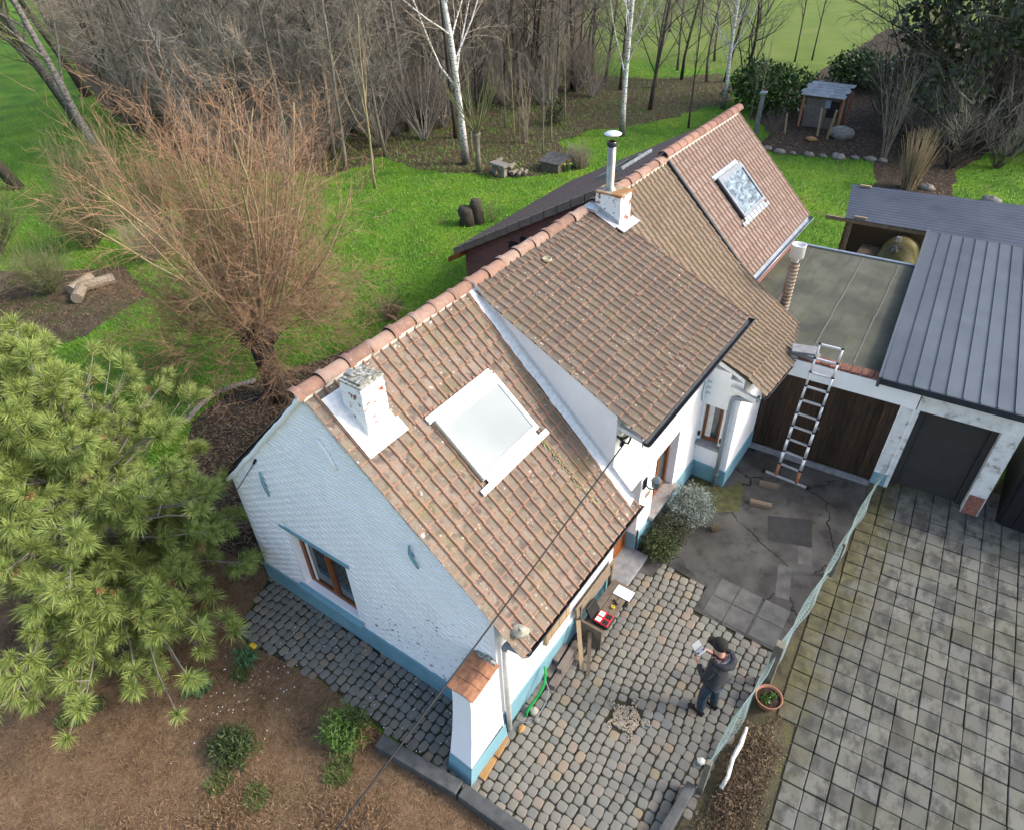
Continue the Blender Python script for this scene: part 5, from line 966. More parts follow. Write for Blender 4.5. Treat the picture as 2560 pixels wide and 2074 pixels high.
# --- the pine
pine = thing('pine_tree', 'big long-needled pine filling the left side in front of the gable', 'tree', (-1.8, 7.9, 0)); rs = random.Random(21); a = MB(); B = MB(); tips = []
a.tube([(0, 0, -.1), (.05, 0, .8), (.0, .06, 1.8), (.1, .1, 2.9), (.12, .1, 3.9), (.15, .1, 4.5)], [.2, .17, .14, .1, .06, .025], 10)
def needles(tl, name, mat, n, length, seed):
    g_ = np.random.default_rng(seed); k = len(tl); P0 = np.repeat(np.array([t_[0] for t_ in tl]), n, 0); A = np.repeat(np.array([t_[1] for t_ in tl]), n, 0); sc_ = np.repeat(np.array([t_[2] for t_ in tl]), n)
    N = k*n; o = np.cross(A, g_.normal(size=(N, 3))); o /= np.linalg.norm(o, axis=1)[:, None]; th = g_.uniform(.15, 1.45, N)
    d = A*np.cos(th)[:, None]+o*np.sin(th)[:, None]; L = length*sc_*g_.uniform(.75, 1.1, N); P0 = P0-A*(g_.random(N)*.16*sc_)[:, None]
    wv = np.cross(d, g_.normal(size=(N, 3))); wv /= np.linalg.norm(wv, axis=1)[:, None]; wv *= .0038
    mid = P0+d*(L*.55)[:, None]+A*(L*.05)[:, None]; tip = P0+d*L[:, None]+A*(L*.12)[:, None]+np.array([0, 0, -1])*(L*.1)[:, None]
    V = np.stack([P0-wv, P0+wv, mid+wv, mid-wv, tip], 1).reshape(-1, 3); b = np.arange(N)*5; T_ = np.concatenate([np.stack([b, b+1, b+2], 1), np.stack([b, b+2, b+3], 1), np.stack([b+3, b+2, b+4], 1)])
    return npmesh(name, V, T_, mat, pine, True)
for k in range(255):
    low = k < 95; an_ = rs.uniform(0, 6.283) if not low else (rs.uniform(-2.6, -.3) if k > 30 else rs.uniform(-2.5, -1.55)); zt = rs.uniform(1.3, 4.7) if not low else rs.uniform(.35, 1.5)
    el = (zt-2.6)/2.1; rad = math.sqrt(max(.05, 1-el*el)) if zt > 2.6 else 1.0-.1*(2.6-zt); rad *= rs.uniform(.6, 1.05)
    rad *= rs.uniform(.75, 1.6) if low else (rs.uniform(.25, 1.0) if zt > 3.2 else 1)
    tip = Vector((math.cos(an_)*2.5*rad, math.sin(an_)*3.2*rad, zt)); base = Vector((.08, .06, max(.4, zt*.72-.2)))
    m_ = base.lerp(tip, .5)+Vector((rs.uniform(-.15, .15), rs.uniform(-.15, .15), -.12)); P = [base.lerp(m_, q/3) for q in range(3)]+[m_.lerp(tip, q/3)+Vector((rs.gauss(0, .04), rs.gauss(0, .04), rs.gauss(0, .04))) for q in range(4)]
    B.tube(P, [.03*(1-.75*q/6) for q in range(7)], 5, False)
    for j in range(rs.randint(6, 9) if not low else 5):
        f = rs.uniform(.3, 1.0) if j else 1.0; q, d = at(P, min(f, .995)); d2 = side(rs, d, rs.uniform(.35, 1.1)) if j else d; d2 = (d2+Vector((0, 0, .35))).normalized(); q2 = q+d2*rs.uniform(.18, .42)
        B.tube([q, q.lerp(q2, .5)+Vector((0, 0, -.02)), q2], [.011, .009, .007], 4, False); tips.append((tuple(q2), tuple(d2), rs.uniform(.8, 1.2)))
        if rs.random() < .45: d3 = side(rs, d2, .8); q3 = q.lerp(q2, .6)+d3*.2; B.tube([q.lerp(q2, .6), q3], [.007, .005], 4, False); tips.append((tuple(q3), tuple(d3), rs.uniform(.6, .95)))
a.build('trunk', 'bark', pine, True, True); B.build('branches', 'twig', pine, True, True)
rs.shuffle(tips); nd = max(8, len(tips)//28); needles(tips[nd:], 'needles', 'needle', 125, .225, 5); needles([(p, (d[0], d[1], d[2]-.8), s*.7) for p, d, s in tips[:nd]], 'dry_needles', 'needledry', 60, .16, 6)
mb = MB()
for p, d, s in tips[nd:][::2]: p = Vector(p); d = Vector(d); mb.tube([p-d*.02, p+d*.03, p+d*.05], [.011, .01, .003], 5)
tag(mb.build('buds', 'twigtan', pine, False, True), kind='stuff')

# --- ground cover: grass blades, litter, needles
def blades(name, polys_in, polys_out, n, hgt, wid, mat, seed, box, kind='stuff', flat=0.0, label=None, cat=None, z0=-.01, fall=30.):
    g_ = np.random.default_rng(seed); out = []; x0, x1, y0, y1 = box; got = 0; Cn, Fn, Rn, Un = (np.array(q_[:]) for q_ in (CAM, F, Rt2, Up2))
    def inp(X_, Y_, P_):
        c_ = np.zeros(len(X_), bool); j = len(P_)-1
        for i in range(len(P_)):
            xi, yi = P_[i]; xj, yj = P_[j]
            if yi != yj: c_ ^= ((yi > Y_) != (yj > Y_)) & (X_ < (xj-xi)*(Y_-yi)/(yj-yi)+xi)
            j = i
        return c_
    while got < n:
        xs = g_.uniform(x0, x1, 60000); ys = g_.uniform(y0, y1, 60000); v = np.stack([xs, ys, 0*xs], 1)-Cn; f = v @ Fn; ok = (f > 0) & (np.abs(v @ Rn) < .78*f) & (np.abs(v @ Un) < .63*f)
        ok &= g_.random(60000) < fall*fall/((xs-CAM.x)**2+(ys-CAM.y)**2+100)*.5
        if polys_in: q_ = np.zeros(60000, bool); [q_.__ior__(inp(xs, ys, p_)) for p_ in polys_in]; ok &= q_
        for p_ in polys_out: ok &= ~inp(xs, ys, p_)
        out.append(np.stack([xs[ok], ys[ok]], 1)); got += int(ok.sum())
    out = np.concatenate(out)[:n]
    P = np.array(out); N = len(P); a = g_.uniform(0, 6.283, N); L = hgt*g_.uniform(.5, 1.3, N); up = np.full(N, 1.0) if not flat else g_.uniform(.02, flat, N)
    d = np.stack([np.cos(a)*.6, np.sin(a)*.6, up], 1); d /= np.linalg.norm(d, axis=1)[:, None]; sdir = np.stack([-np.sin(a), np.cos(a), 0*a], 1)*wid
    B0 = np.concatenate([P, np.full((N, 1), z0)], 1); V = np.stack([B0-sdir, B0+sdir, B0+d*L[:, None]], 1).reshape(-1, 3); o = npmesh(name, V, np.arange(3*N).reshape(-1, 3), mat)
    o['kind'] = kind
    if label: tag(o, label, cat)
    return o
HOUSE = [(-.1, -.2), (9.3, -.2), (9.3, .4), (15.2, .4), (15.2, 8.1), (9.1, 8.1), (9.1, 5.4), (-.1, 5.4)]; GARP = [(8.3, -5.5), (19, -5), (18.5, .5), (13.5, .8), (8.3, 0)]
NOT_LAWN = [LIT, BED_L, BED_W, NDL, BED_R, HOUSE, GARP, YARD, PATH, ASPH, DRIVE, [(9, -2.4), (-4, -2.4), (-4, -14), (9, -14)], [(-1.6, 6), (0, 6), (0, -3), (-1.6, -3)]]
blades('lawn_grass', None, NOT_LAWN, 120000, .1, .011, 'grassblade', 1, (-2, 46, -8, 46), label='short bright green lawn grass around the house', cat='grass', fall=26)
blades('needle_litter', [NDL], [], 60000, .1, .004, 'litterneedle', 2, (-6, 2, -4, 17), flat=.25, label='brown pine needles and twigs littering the ground at the lower left', cat='needles', z0=.0, fall=20)
PATCH = []
for k in range(14):
    q = random.Random(900+k); cx, cy, rr_ = q.uniform(-5.2, -1.6), q.uniform(.2, 6.2), q.uniform(.1, .34); PATCH.append([(cx+rr_*q.uniform(.5, 1.2)*math.cos(j*.9), cy+rr_*q.uniform(.5, 1.2)*math.sin(j*.9)) for j in range(7)])
blades('weed_patches', PATCH, [PATH], 3500, .1, .007, 'herbgreen', 6, (-6, -1, -.5, 7), label='patches of green weeds growing on the needle floor', cat='weeds', z0=.0, fall=30)
blades('fallen_twigs', [NDL], [], 4000, .13, .0028, 'barkdark', 7, (-6, 2, -4, 17), flat=.3, label='thin dead twigs scattered over the needle floor', cat='twigs', z0=.01, fall=24)
blades('leaf_litter', [LIT, BED_L, BED_W, BED_R], [HOUSE, GARP], 45000, .12, .022, 'litterleaf', 3, (-4, 60, -6, 46), flat=.35, label='dry leaves and bits lying on the beds and wood floor', cat='leaves', z0=.0, fall=26)
blades('rough_grass', [LIT], [], 22000, .16, .012, 'grassblade', 4, (14, 44, 10, 40), label='tufts of green grass growing through the wood floor', cat='grass', z0=-.005, fall=26)
# ------------------------------------------------------------------ loose objects
def simple_thing(name, label, cat, mb, mat, loc, group=None, bevel=0, smooth=False):
    """thing that is a single mesh; mesh in world coordinates, origin moved to its base"""
    mb.v = [tuple(Vector(v)-Vector(loc)) for v in mb.v]; o = mb.build(name, mat, None, smooth, False, bevel); o.location = loc; return tag(o, label, cat, group)
M['alu'] = simple('ladder_aluminium', (.72, .73, .74), (.58, .6, .61), 8, .35, .5, .5); M['blackplastic'] = simple('black_plastic', (.018, .018, .02), (.012, .012, .013), 8, .5); M['orangeplastic'] = simple('worn_orange_sleeve', (.5, .22, .11), (.36, .15, .08), 20, .6)
lad = thing('ladder', 'telescopic aluminium ladder leaning on the garage parapet', 'ladder', (7.7, -1.72, 0))
def lp(s, side_):   # s along ladder 0..1
    foot = Vector((7.70, -1.50, .04)) if side_ == 0 else Vector((7.68, -1.93, .04)); top = Vector((8.45, -1.49, 2.88)) if side_ == 0 else Vector((8.45, -1.90, 2.90)); return foot.lerp(top, s)
nseg = 10
for sd in (0, 1):
    for k in range(nseg):
        a, b = lp(k/nseg, sd), lp((k+1)/nseg, sd); mb = MB(); r_ = .034-.0016*k; mb.tube([a, b], r_, 10); mb.build('rail', 'orangeplastic' if k == 0 else 'alu', lad, True)
        mb = MB(); c = b; mb.tube([c-(b-a)*.06, c+(b-a)*.04], r_+.009, 10); mb.build('collar', 'blackplastic', lad)
for k in range(1, nseg+1):
    a, b = lp(k/nseg-.005, 0), lp(k/nseg-.005, 1); mb = MB(); mb.obox(a+Vector((-.018, 0, -.018)), b-a, (.036, 0, 0), (0, 0, .036)); mb.build('rung', 'alu', lad)
mb = MB(); mb.obox((7.66, -1.28, .0), (-.01, -.88, 0), (.05, 0, 0), (0, 0, .05)); mb.build('base_bar', 'alu', lad)
for y in (-1.26, -2.17): mb = MB(); mb.box(7.64, 7.73, y-.03, y+.03, -.001, .058); mb.build('foot', 'blackplastic', lad)
for k, lb in enumerate(('bottom grey slab of the pile on the garage parapet', 'middle grey slab of the pile on the garage parapet', 'top grey slab of the pile on the garage parapet, turned askew')):
    mb = MB(); an_ = (-.1, .05, .3)[k]; u = Vector((math.cos(an_), math.sin(an_), 0)); v = Vector((-math.sin(an_), math.cos(an_), 0)); c = Vector((8.58, -1.27+.02*k, 2.475+.042*k)); mb.obox(c-u*.15-v*.24, u*.3, v*.48, (0, 0, .038)); simple_thing('stacked_slab', lb, 'slab', mb, 'stone', tuple(c), 'slabs piled on the garage parapet', .006)
for (a, b, lb) in (((7.24, -1.31), (7.33, -1.68), 'wooden block lying at the foot of the ladder'), ((6.62, -1.34), (6.72, -1.74), 'grooved wooden block further from the ladder on the asphalt')):
    a = Vector((*a, .023)); b = Vector((*b, .023)); d = b-a; n_ = Vector((d.y, -d.x, 0)).normalized(); mb = MB(); mb.obox(a-n_*.05, d, n_*.1, (0, 0, .085)); mb.obox(a-n_*.02+UZ*.085, d, n_*.015, (0, 0, .01)); mb.obox(a+n_*.015+UZ*.085, d, n_*.02, (0, 0, .008)); simple_thing('wood_block', lb, 'wood block', mb, 'board', tuple((a+b)/2), 'wooden blocks on the asphalt')
M['tarpatch'] = simple('fresh_tar', (.04, .04, .041), (.026, .026, .027), 5, .85)
o = sheet('asphalt_patch', [(6.48, -1.76), (6.85, -2.5), (6.15, -2.72), (5.87, -1.99)], .026, 'tarpatch')
M['concrete'] = simple('old_concrete', (.15, .148, .14), (.09, .09, .085), 5, .9, bump=.4); 
for q, (x, y) in enumerate(((3.68, -2.85), (3.68, -2.36), (3.68, -1.95), (4.12, -2.85), (4.12, -2.36), (4.12, -1.95))):
    mb = MB(); mb.box(x, x+.41, y, y+.44-.05*(q % 3), .012, .027); mb.build('concrete_panel', 'concrete', asph)
for (x, y, a_, l_) in ((4.75, -2.75, .25, .75), (5.7, -2.85, .3, .6)):
    mb = MB(); u = Vector((math.cos(a_), math.sin(a_), 0)); mb.obox((x, y, .012), u*l_, Vector((-u.y, u.x, 0))*.24, (0, 0, .0125)); mb.build('concrete_strip', simple('pale_concrete', (.15, .146, .135), (.085, .083, .077), 5, .9, bump=.4), asph)
sheet('moss_patch', [(6.74, -.1), (6.7, -.75), (7.1, -.9), (6.9, -1.15), (6.3, -1.2), (5.95, -.85), (6.05, -.4), (6.4, -.1)], .0265, 'joint2' if 'joint2' in M else simple('moss_soil', (.11, .115, .035), (.055, .05, .03), 7, .95, bump=.6), wob=.05)
# bench against the wall with tools
M['benchwood'] = simple('dark_bench_wood', (.2, .165, .125), (.12, .095, .072), 10, .8, bump=.3)
bn = thing('bench', 'weathered wooden bench against the white wall holding tools', 'bench', (2.6, -.35, 0))
for k in range(3): mb = MB(); mb.box(2.03, 3.14, -.52+.13*k, -.40+.13*k, .40, .435); mb.build('seat_plank', 'benchwood', bn, bevel=.006)
mb = MB(); mb.obox((1.95, -.08, .62), (1.27, 0, 0), (0, -.03, 0), (0, .02, .24)); mb.build('backrest', 'board', bn, bevel=.006)
for x in (2.05, 3.06): mb = MB(); mb.box(x, x+.05, -.12, -.06, .0, .84); mb.build('back_post', 'benchwood', bn)
mb = MB(); mb.box(2.02, 2.07, -.53, -.13, 0, .52); mb.build('leg', 'benchwood', bn, bevel=.008); mb = MB(); mb.box(3.02, 3.07, -.5, -.2, 0, .398); mb.build('leg', 'benchwood', bn)
tc = thing('tool_case', 'open black tool case with a red insert on the bench', 'tool case', (2.29, -.42, .436)); M['redplastic'] = simple('red_insert', (.62, .02, .03), (.5, .015, .025), 8, .45); M['whiteplastic'] = simple('white_card', (.8, .81, .82), (.7, .71, .72), 8, .6)
mb = MB(); mb.box(2.15, 2.43, -.56, -.28, .437, .49); mb.build('case_body', 'blackplastic', tc, bevel=.012)
mb = MB(); mb.box(2.165, 2.415, -.545, -.295, .487, .515); mb.build('insert', 'redplastic', tc, bevel=.01)
for (x0, x1, y0, y1, m_) in ((2.185, 2.265, -.40, -.31, 'whiteplastic'), (2.30, 2.39, -.40, -.31, 'whiteplastic'), (2.18, 2.27, -.53, -.43, 'blackplastic'), (2.30, 2.395, -.53, -.43, 'blackplastic')): mb = MB(); mb.box(x0, x1, y0, y1, .514, .519); mb.build('compartment', m_, tc, bevel=.002)
mb = MB(); mb.obox((2.15, -.275, .49), (.28, 0, 0), (0, .11, .22), (0, .035, -.02)); mb.build('lid', 'blackplastic', tc, bevel=.01)
mb = MB(); mb.lathe([(.035, 0), (.035, .03), (.03, .034), (.012, .034), (.012, .03)], (2.6, -.42, .437), 12); simple_thing('tape_measure', 'small yellow tape measure on the bench', 'tape measure', mb, simple('yellow_plastic', (.7, .5, .02), (.55, .38, .02), 8, .4), (2.6, -.42, .437))
mb = MB(); mb.tube([(2.68, -.45, .455), (2.74, -.36, .455)], [.018, .015], 8); simple_thing('torch', 'small black torch beside the tape measure', 'torch', mb, 'blackplastic', (2.71, -.4, .437))
cb = thing('clipboard', 'white sheet of paper on a dark clipboard at the bench end', 'clipboard', (2.97, -.43, .437)); mb = MB(); mb.box(2.85, 3.08, -.61, -.27, .437, .443); mb.build('board', simple('navy_board', (.02, .025, .06), None, 6, .5), cb); mb = MB(); mb.box(2.855, 3.07, -.59, -.275, .444, .446); mb.build('paper', simple('paper_white', (.82, .83, .84), (.8, .81, .82), 4, .7), cb); mb = MB(); mb.box(2.95, 2.97, -.52, -.50, .4465, .448); mb.build('pencil_mark', 'blackplastic', cb)
# timber leaning and stacked beside the bench
for i, (a, b, w_, m_, lb) in enumerate((((1.56, -.42, 0), (1.93, -.1, .62), .07, 'paleboard', 'pale plank leaning on the wall beside the bench'), ((1.50, -.57, 0), (2.0, -.30, .38), .06, 'board', 'brown plank leaning against the bench end'))):
    a, b = Vector(a), Vector(b); d = b-a; s_ = d.cross(UZ).normalized(); mb = MB(); mb.obox(a, d, s_*w_, d.cross(s_).normalized()*-.025); simple_thing('leaning_plank', lb, 'plank', mb, m_, tuple(a))
M['greytimber'] = simple('grey_timber', (.25, .21, .18), (.14, .115, .1), 7, .85, bump=.4)
for i, (x0, x1, y0, z0, s_, lb) in enumerate(((1.0, 1.75, -.30, .0, .12, 'lowest front beam of the timber pile by the wall'), (1.1, 1.7, -.15, .0, .11, 'beam at the wall side of the timber pile'), (1.25, 1.85, -.27, .122, .1, 'upper long beam of the timber pile by the wall'), (1.35, 1.7, -.13, .112, .1, 'short upper beam of the timber pile by the wall'))):
    mb = MB(); mb.obox((x0, y0, z0), (x1-x0, .03, 0), (0, s_, 0), (0, 0, s_)); simple_thing('timber_beam', lb, 'beam', mb, 'greytimber', ((x0+x1)/2, y0+.06, z0), 'grey beams piled by the wall', .008)
mb = MB(); mb.tube([(1.02, -.1, .5), (.97, -.15, .42), (.86, -.2, .34), (.73, -.2, .24), (.58, -.16, .13), (.46, -.15, .06), (.4, -.17, .025)], .022, 8); simple_thing('garden_hose', 'bright green hose running down the wall foot into a drain', 'hose', mb, simple('green_hose', (.015, .36, .07), (.01, .28, .05), 5, .35), (.7, -.18, 0), None, 0, True)
mb = MB(); mb.tube([(1.0, -.08, .3), (.92, -.24, .12), (.75, -.3, .03), (.52, -.31, .02), (.36, -.26, .02), (.25, -.14, .02)], .008, 6); simple_thing('grey_cable', 'thin grey cable looping beside the green hose', 'cable', mb, 'pvc', (.6, -.25, 0), None, 0, True)
def rock(c, r, seed, sq=(1, 1, .6)):
    rr = random.Random(seed); mb = MB(); n, m = 9, 6; ph = [rr.uniform(0, 6) for _ in range(4)]
    for i in range(m+1):
        th = math.pi*i/m
        for j in range(n): p_ = 2*math.pi*j/n; q = 1+.16*math.sin(3*p_+ph[0]+th*2)+.12*math.sin(2*p_+ph[1])*math.sin(2*th+ph[2]); mb.v.append((c[0]+r*q*sq[0]*math.sin(th)*math.cos(p_), c[1]+r*q*sq[1]*math.sin(th)*math.sin(p_), c[2]+r*q*sq[2]*math.cos(th)))
    for i in range(m):
        for j in range(n): mb.f.append((i*n+j, (i+1)*n+j, (i+1)*n+(j+1) % n, i*n+(j+1) % n)); mb.mi.append(0)
    return mb
M['rock'] = simple('field_stone', (.33, .31, .27), (.15, .14, .12), 9, .9, bump=.6, bscale=20); M['ochre'] = simple('ochre_stone', (.48, .28, .11), (.34, .19, .08), 9, .85, bump=.4)
simple_thing('loose_stone', 'pale green stone beside the end of the hose', 'stone', rock((.53, -.22, .05), .075, 1), simple('pale_stone', (.42, .42, .33), (.3, .3, .24), 12, .85), (.53, -.22, 0), None, 0, True)
simple_thing('loose_stone', 'small rounded stone in the yard right of the hose end', 'stone', rock((.44, -.34, .04), .05, 2), 'rock', (.44, -.34, 0), None, 0, True)
simple_thing('loose_stone', 'orange stone at the foot of the corner downpipe', 'stone', rock((.2, -.22, .03), .075, 3, (1.1, .7, .5)), 'ochre', (.2, -.22, 0), None, 0, True)
for i, (x0, x1, y0, y1, lb) in enumerate(((-.35, -.02, -.2, -.06, 'brown kerb stone at the buttress foot nearest the downpipe'), (-.72, -.37, -.23, -.1, 'orange sandstone kerb piece along the buttress foot'))): mb = MB(); mb.obox((x0, y0, 0), (x1-x0, .04, 0), (0, y1-y0, 0), (0, 0, .05)); simple_thing('kerb_stone', lb, 'stone', mb, 'ochre', ((x0+x1)/2, (y0+y1)/2, 0), None, .012)
simple_thing('roof_stone', 'lichen-covered stone weighing down the corner tile of the near roof', 'stone', rock((.1, -.33, zn(-.33)+.085), .12, 8, (.9, 1.05, .42)), simple('lichen_stone', (.46, .46, .38), (.3, .26, .2), 14, .9, bump=.5), (.1, -.33, zn(-.33)+.04), None, 0, True)
# overhead cable with its bracket
oc = thing('overhead_cable', 'black service cable running from the wall bracket down over the near roof', 'cable', (3.03, -.12, 3.7)); mb = MB(); A_, B_ = Vector((3.0, -.16, 3.68)), Vector((-4.6, -.52, 3.44)); mb.tube([A_.lerp(B_, k/14)-UZ*(.06*math.sin(math.pi*k/14)) for k in range(15)], .011, 6); mb.build('wire', 'blackplastic', oc, True)
mb = MB(); mb.tube([(3.02, -.02, 3.72), (2.98, -.14, 3.7), (3.02, -.2, 3.66), (3.1, -.2, 3.72), (3.16, -.14, 3.68), (3.1, -.06, 3.62), (3.16, -.01, 3.6)], .016, 6); mb.tube([(2.96, -.15, 3.7), (2.9, -.155, 3.69)], .028, 8); mb.build('bracket', 'blackplastic', oc, True)
# ------------------------------------------------------------------ fence, edging, verge strip, pot
VERGE = [(8.5, -3.3), (3.6, -3.0), (3.0, -2.9), (.2, -2.7), (-1.6, -2.7), (-1.6, -3.9), (1.1, -4.0), (2.4, -3.75), (2.9, -3.45), (5, -3.3), (8.6, -3.45)]
t = NT('mossy_verge', .95); c = t.ramp(t.noise(3.5, 6), [(.3, (.05, .042, .028)), (.5, (.1, .088, .05)), (.72, (.13, .12, .05))]); t.col(c); t.bump(t.noise(40, 4), .9, .02); M['verge'] = t.done(); sheet('mossy_verge', VERGE, .006, 'verge', wob=.03)
M['mesh'] = simple('teal_wire', (.2, .3, .28), (.3, .37, .36), 6, .55); M['oldpost'] = simple('concrete_post', (.26, .24, .19), (.15, .14, .11), 9, .9, bump=.3)
fe = thing('wire_fence', 'sagging teal chain-link fence between yard and drive', 'fence', (4, -3, 0)); FP = [(8.46, -3.34), (5.7, -3.18), (3.02, -2.95), (.92, -2.76)]
for i, (a, b) in enumerate(zip(FP, FP[1:])):
    a, b = Vector((*a, 0)), Vector((*b, 0)); L = (b-a).length; d = (b-a)/L; nrm = Vector((d.y, -d.x, 0)); mb = MB(); hgt = .86
    def fpnt(s_, z): return a+d*s_+nrm*(.05*math.sin(z*4)+.03*math.sin(s_*5+z*3))+UZ*(z-.05*math.sin(math.pi*s_/L)*z)
    n_ = int(L/.075)
    for k in range(n_+int(hgt/.075)):
        for sg in (1, -1):
            s0_ = (k*.075-(hgt if sg > 0 else 0)); pts = []
            for q in range(6):
                z = hgt*q/5; s_ = s0_+(z if sg > 0 else -z)+ (0 if sg > 0 else 0)
                if 0 <= s_ <= L: pts.append(fpnt(s_, z))
            if len(pts) > 1: mb.tube(pts, .0038, 3, False)
    tag(mb.build('wire_mesh', 'mesh', fe), kind='stuff')
    for zz in (.05, hgt): mb = MB(); mb.tube([fpnt(L*k/10, zz) for k in range(11)], .005, 4); mb.build('line_wire', 'mesh', fe)
for (x, y, h, w_) in ((5.7, -3.2, .9, .03), (3.0, -2.96, 1.1, .065), (.9, -2.77, .9, .04)): mb = MB(); mb.obox((x-w_, y-w_, 0), (2*w_, 0, 0), (0, 2*w_, 0), (0, 0, h)); mb.build('post', 'oldpost', fe, bevel=.012)
M['sleeper'] = simple('tarred_sleeper', (.12, .125, .125), (.055, .058, .06), 5, .85, bump=.6, bscale=14)
ed = thing('front_edging', 'dark weathered low edging along the front of the cobbles', 'edging', (-1.05, -1, 0))
for (a, b) in (((-1.28, 1.35), (-1.12, -.05)), ((-1.12, -.09), (-1.06, -1.5)), ((-1.06, -1.54), (-1.05, -2.9))):
    a, b = Vector((*a, 0)), Vector((*b, 0)); d = b-a; n_ = Vector((-d.y, d.x, 0)).normalized(); mb = MB(); mb.obox(a-n_*.02, d, n_*.2, (0, 0, .2)); mb.build('sleeper', 'sleeper', ed, bevel=.015)
for (a, b) in (((.85, -2.72), (-.1, -2.66)), ((-.14, -2.66), (-1.0, -2.68))): a, b = Vector((*a, 0)), Vector((*b, 0)); d = b-a; mb = MB(); mb.obox(a, d, (0, .14, 0), (0, 0, .22)); mb.build('sleeper', 'sleeper', ed, bevel=.015)
pot = thing('flower_pot', 'wide terracotta pot of soil beside the fence', 'pot', (2.66, -3.08, 0)); M['terracotta'] = simple('terracotta', (.42, .2, .12), (.33, .15, .09), 6, .8)
mb = MB(); mb.lathe([(0, .02), (.12, .02), (.13, .04), (.195, .22), (.205, .25), (.185, .252), (.175, .2), (0, .2)], (2.66, -3.08, 0), 22); mb.build('bowl', 'terracotta', pot, True); mb = MB(); mb.lathe([(.178, .202), (.1, .215), (0, .21)], (2.66, -3.08, 0), 16); mb.build('soil', 'soil', pot); leaves(220, (2.6, -3.04, .23), (.07, .06, .03), .04, 401, .2, 'laurel', pot, 'sprouts'); leaves(160, (2.72, -3.12, .23), (.06, .04, .03), .04, 402, .2, 'spruce', pot, 'sprouts')
dg_ = thing('dry_groundcover', 'mound of dry brown twiggy groundcover between fence and drive', 'groundcover', (1.3, -3.2, 0)); leaves(9000, (1.45, -3.2, .06), (.95, .34, .22), .055, 410, .3, 'litterleaf', dg_, 'twig_mass', .18, .3, False, .03); leaves(5000, (.3, -3.3, .06), (.9, .45, .2), .055, 411, .3, 'litterleaf', dg_, 'twig_mass', .18, .3, False, .03)
for k, (x, y, rx, ry, lb) in enumerate(((-3.3, 2.3, .9, .7, 'low mound of dry brown litter below the dwarf conifers'), (-2.3, .9, .55, .8, 'low mound of dry litter left of the front edging'), (-4.5, 3.0, .9, .8, 'low mound of dry litter at the lower left corner'), (-2.0, -.5, .6, .6, 'low mound of dry litter at the bottom edge'), (-3.2, .9, .8, .7, 'broad mound of dry litter at the bottom left'))):
    q_ = thing('dry_groundcover', lb, 'groundcover', (x, y, 0)); leaves(6500, (x, y, .0), (rx, ry, .1), .07, 430+k, .1, 'litterneedle', q_, 'twig_mass', .12, .3, False, .005)
mb = MB(); mb.tube([(1.98, -2.98, .3), (1.7, -3.0, .3), (1.45, -2.98, .28), (1.2, -3.02, .25), (1.02, -3.0, .2)], [.022, .034, .03, .026, .03], 8); simple_thing('birch_branch', 'white birch branch lying on the dry groundcover by the fence', 'branch', mb, 'birch2' if 'birch2' in M else simple('peeled_birch', (.72, .72, .68), (.3, .28, .25), 10, .8), (1.5, -3.0, .2), None, 0, True)
simple_thing('white_stone', 'round white stone at the fence foot in the yard', 'stone', rock((1.28, -2.62, .05), .06, 14), simple('white_pebble', (.7, .69, .62), (.55, .54, .48), 10, .7), (1.28, -2.62, 0), None, 0, True)
bs = thing('black_shed', 'black boarded shed at the right edge of the drive', 'shed', (10, -6.5, 0)); M['blackwood'] = simple('black_stained_board', (.016, .017, .02), (.01, .01, .012), 6, .7)
mb = MB(); mb.box(8.75, 11.8, -8.0, -5.42, 0, 1.5); mb.build('shed_body', 'blackwood', bs)
for k in range(12): mb = MB(); mb.box(8.72, 8.745, -8.0+.213*k, -7.8+.213*k, .02, 1.48); mb.build('board', 'blackwood', bs)
for k in range(14): mb = MB(); mb.box(8.76+.213*k, 8.96+.213*k, -5.418, -5.395, .02, 1.48); mb.build('board', 'blackwood', bs)
mb = MB(); mb.box(8.65, 11.9, -8.1, -5.36, 1.5, 1.54); mb.build('roof', 'darkmetal', bs)
# ------------------------------------------------------------------ far garden things
st = thing('stump', 'split dark tree stump with two lobes on the lawn behind the ridge', 'stump', (14.7, 12.1, 0)); 
for (x, y, r_, h) in ((14.55, 12.3, .28, .62), (14.85, 12.05, .22, .85)): mb = MB(); mb.tube([(x, y, -.05), (x+.02, y, h*.4), (x-.03, y+.03, h*.8), (x, y, h), (x, y, h+.03)], [r_*1.15, r_, r_*1.05, r_*.9, r_*.5], 10); mb.build('stump_lobe', 'barkdark', st, True)
tb_ = thing('stone_seat', 'rough stone bench with logs at the lawn edge', 'bench', (19.2, 14.3, 0)); mb = MB(); mb.obox((19.0, 13.9, .42), (.45, -.1, 0), (.15, .9, 0), (0, 0, .1)); mb.build('seat_slab', 'rock', tb_, bevel=.02)
for (x, y) in ((19.2, 14.05), (19.35, 14.6)): mb = MB(); mb.box(x-.1, x+.12, y-.1, y+.1, 0, .42); mb.build('leg', 'rock', tb_, bevel=.02)
for k in range(11):
    rr = random.Random(k); x, y, z = 19.7+rr.uniform(-.15, .25), 13.4+.13*k % 1.5, .12+.16*(k // 5); an_ = rr.uniform(-.5, .5); mb = MB(); d = Vector((math.cos(an_), math.sin(an_), rr.uniform(-.1, .15)))*rr.uniform(.3, .5); mb.tube([Vector((x, y, z))-d*.5, Vector((x, y, z))+d*.5], rr.uniform(.06, .1), 8); simple_thing('cut_log', 'short cut log heaped behind the stone bench', 'log', mb, 'bark', (x, y, z-.08), 'logs heaped by the stone bench')
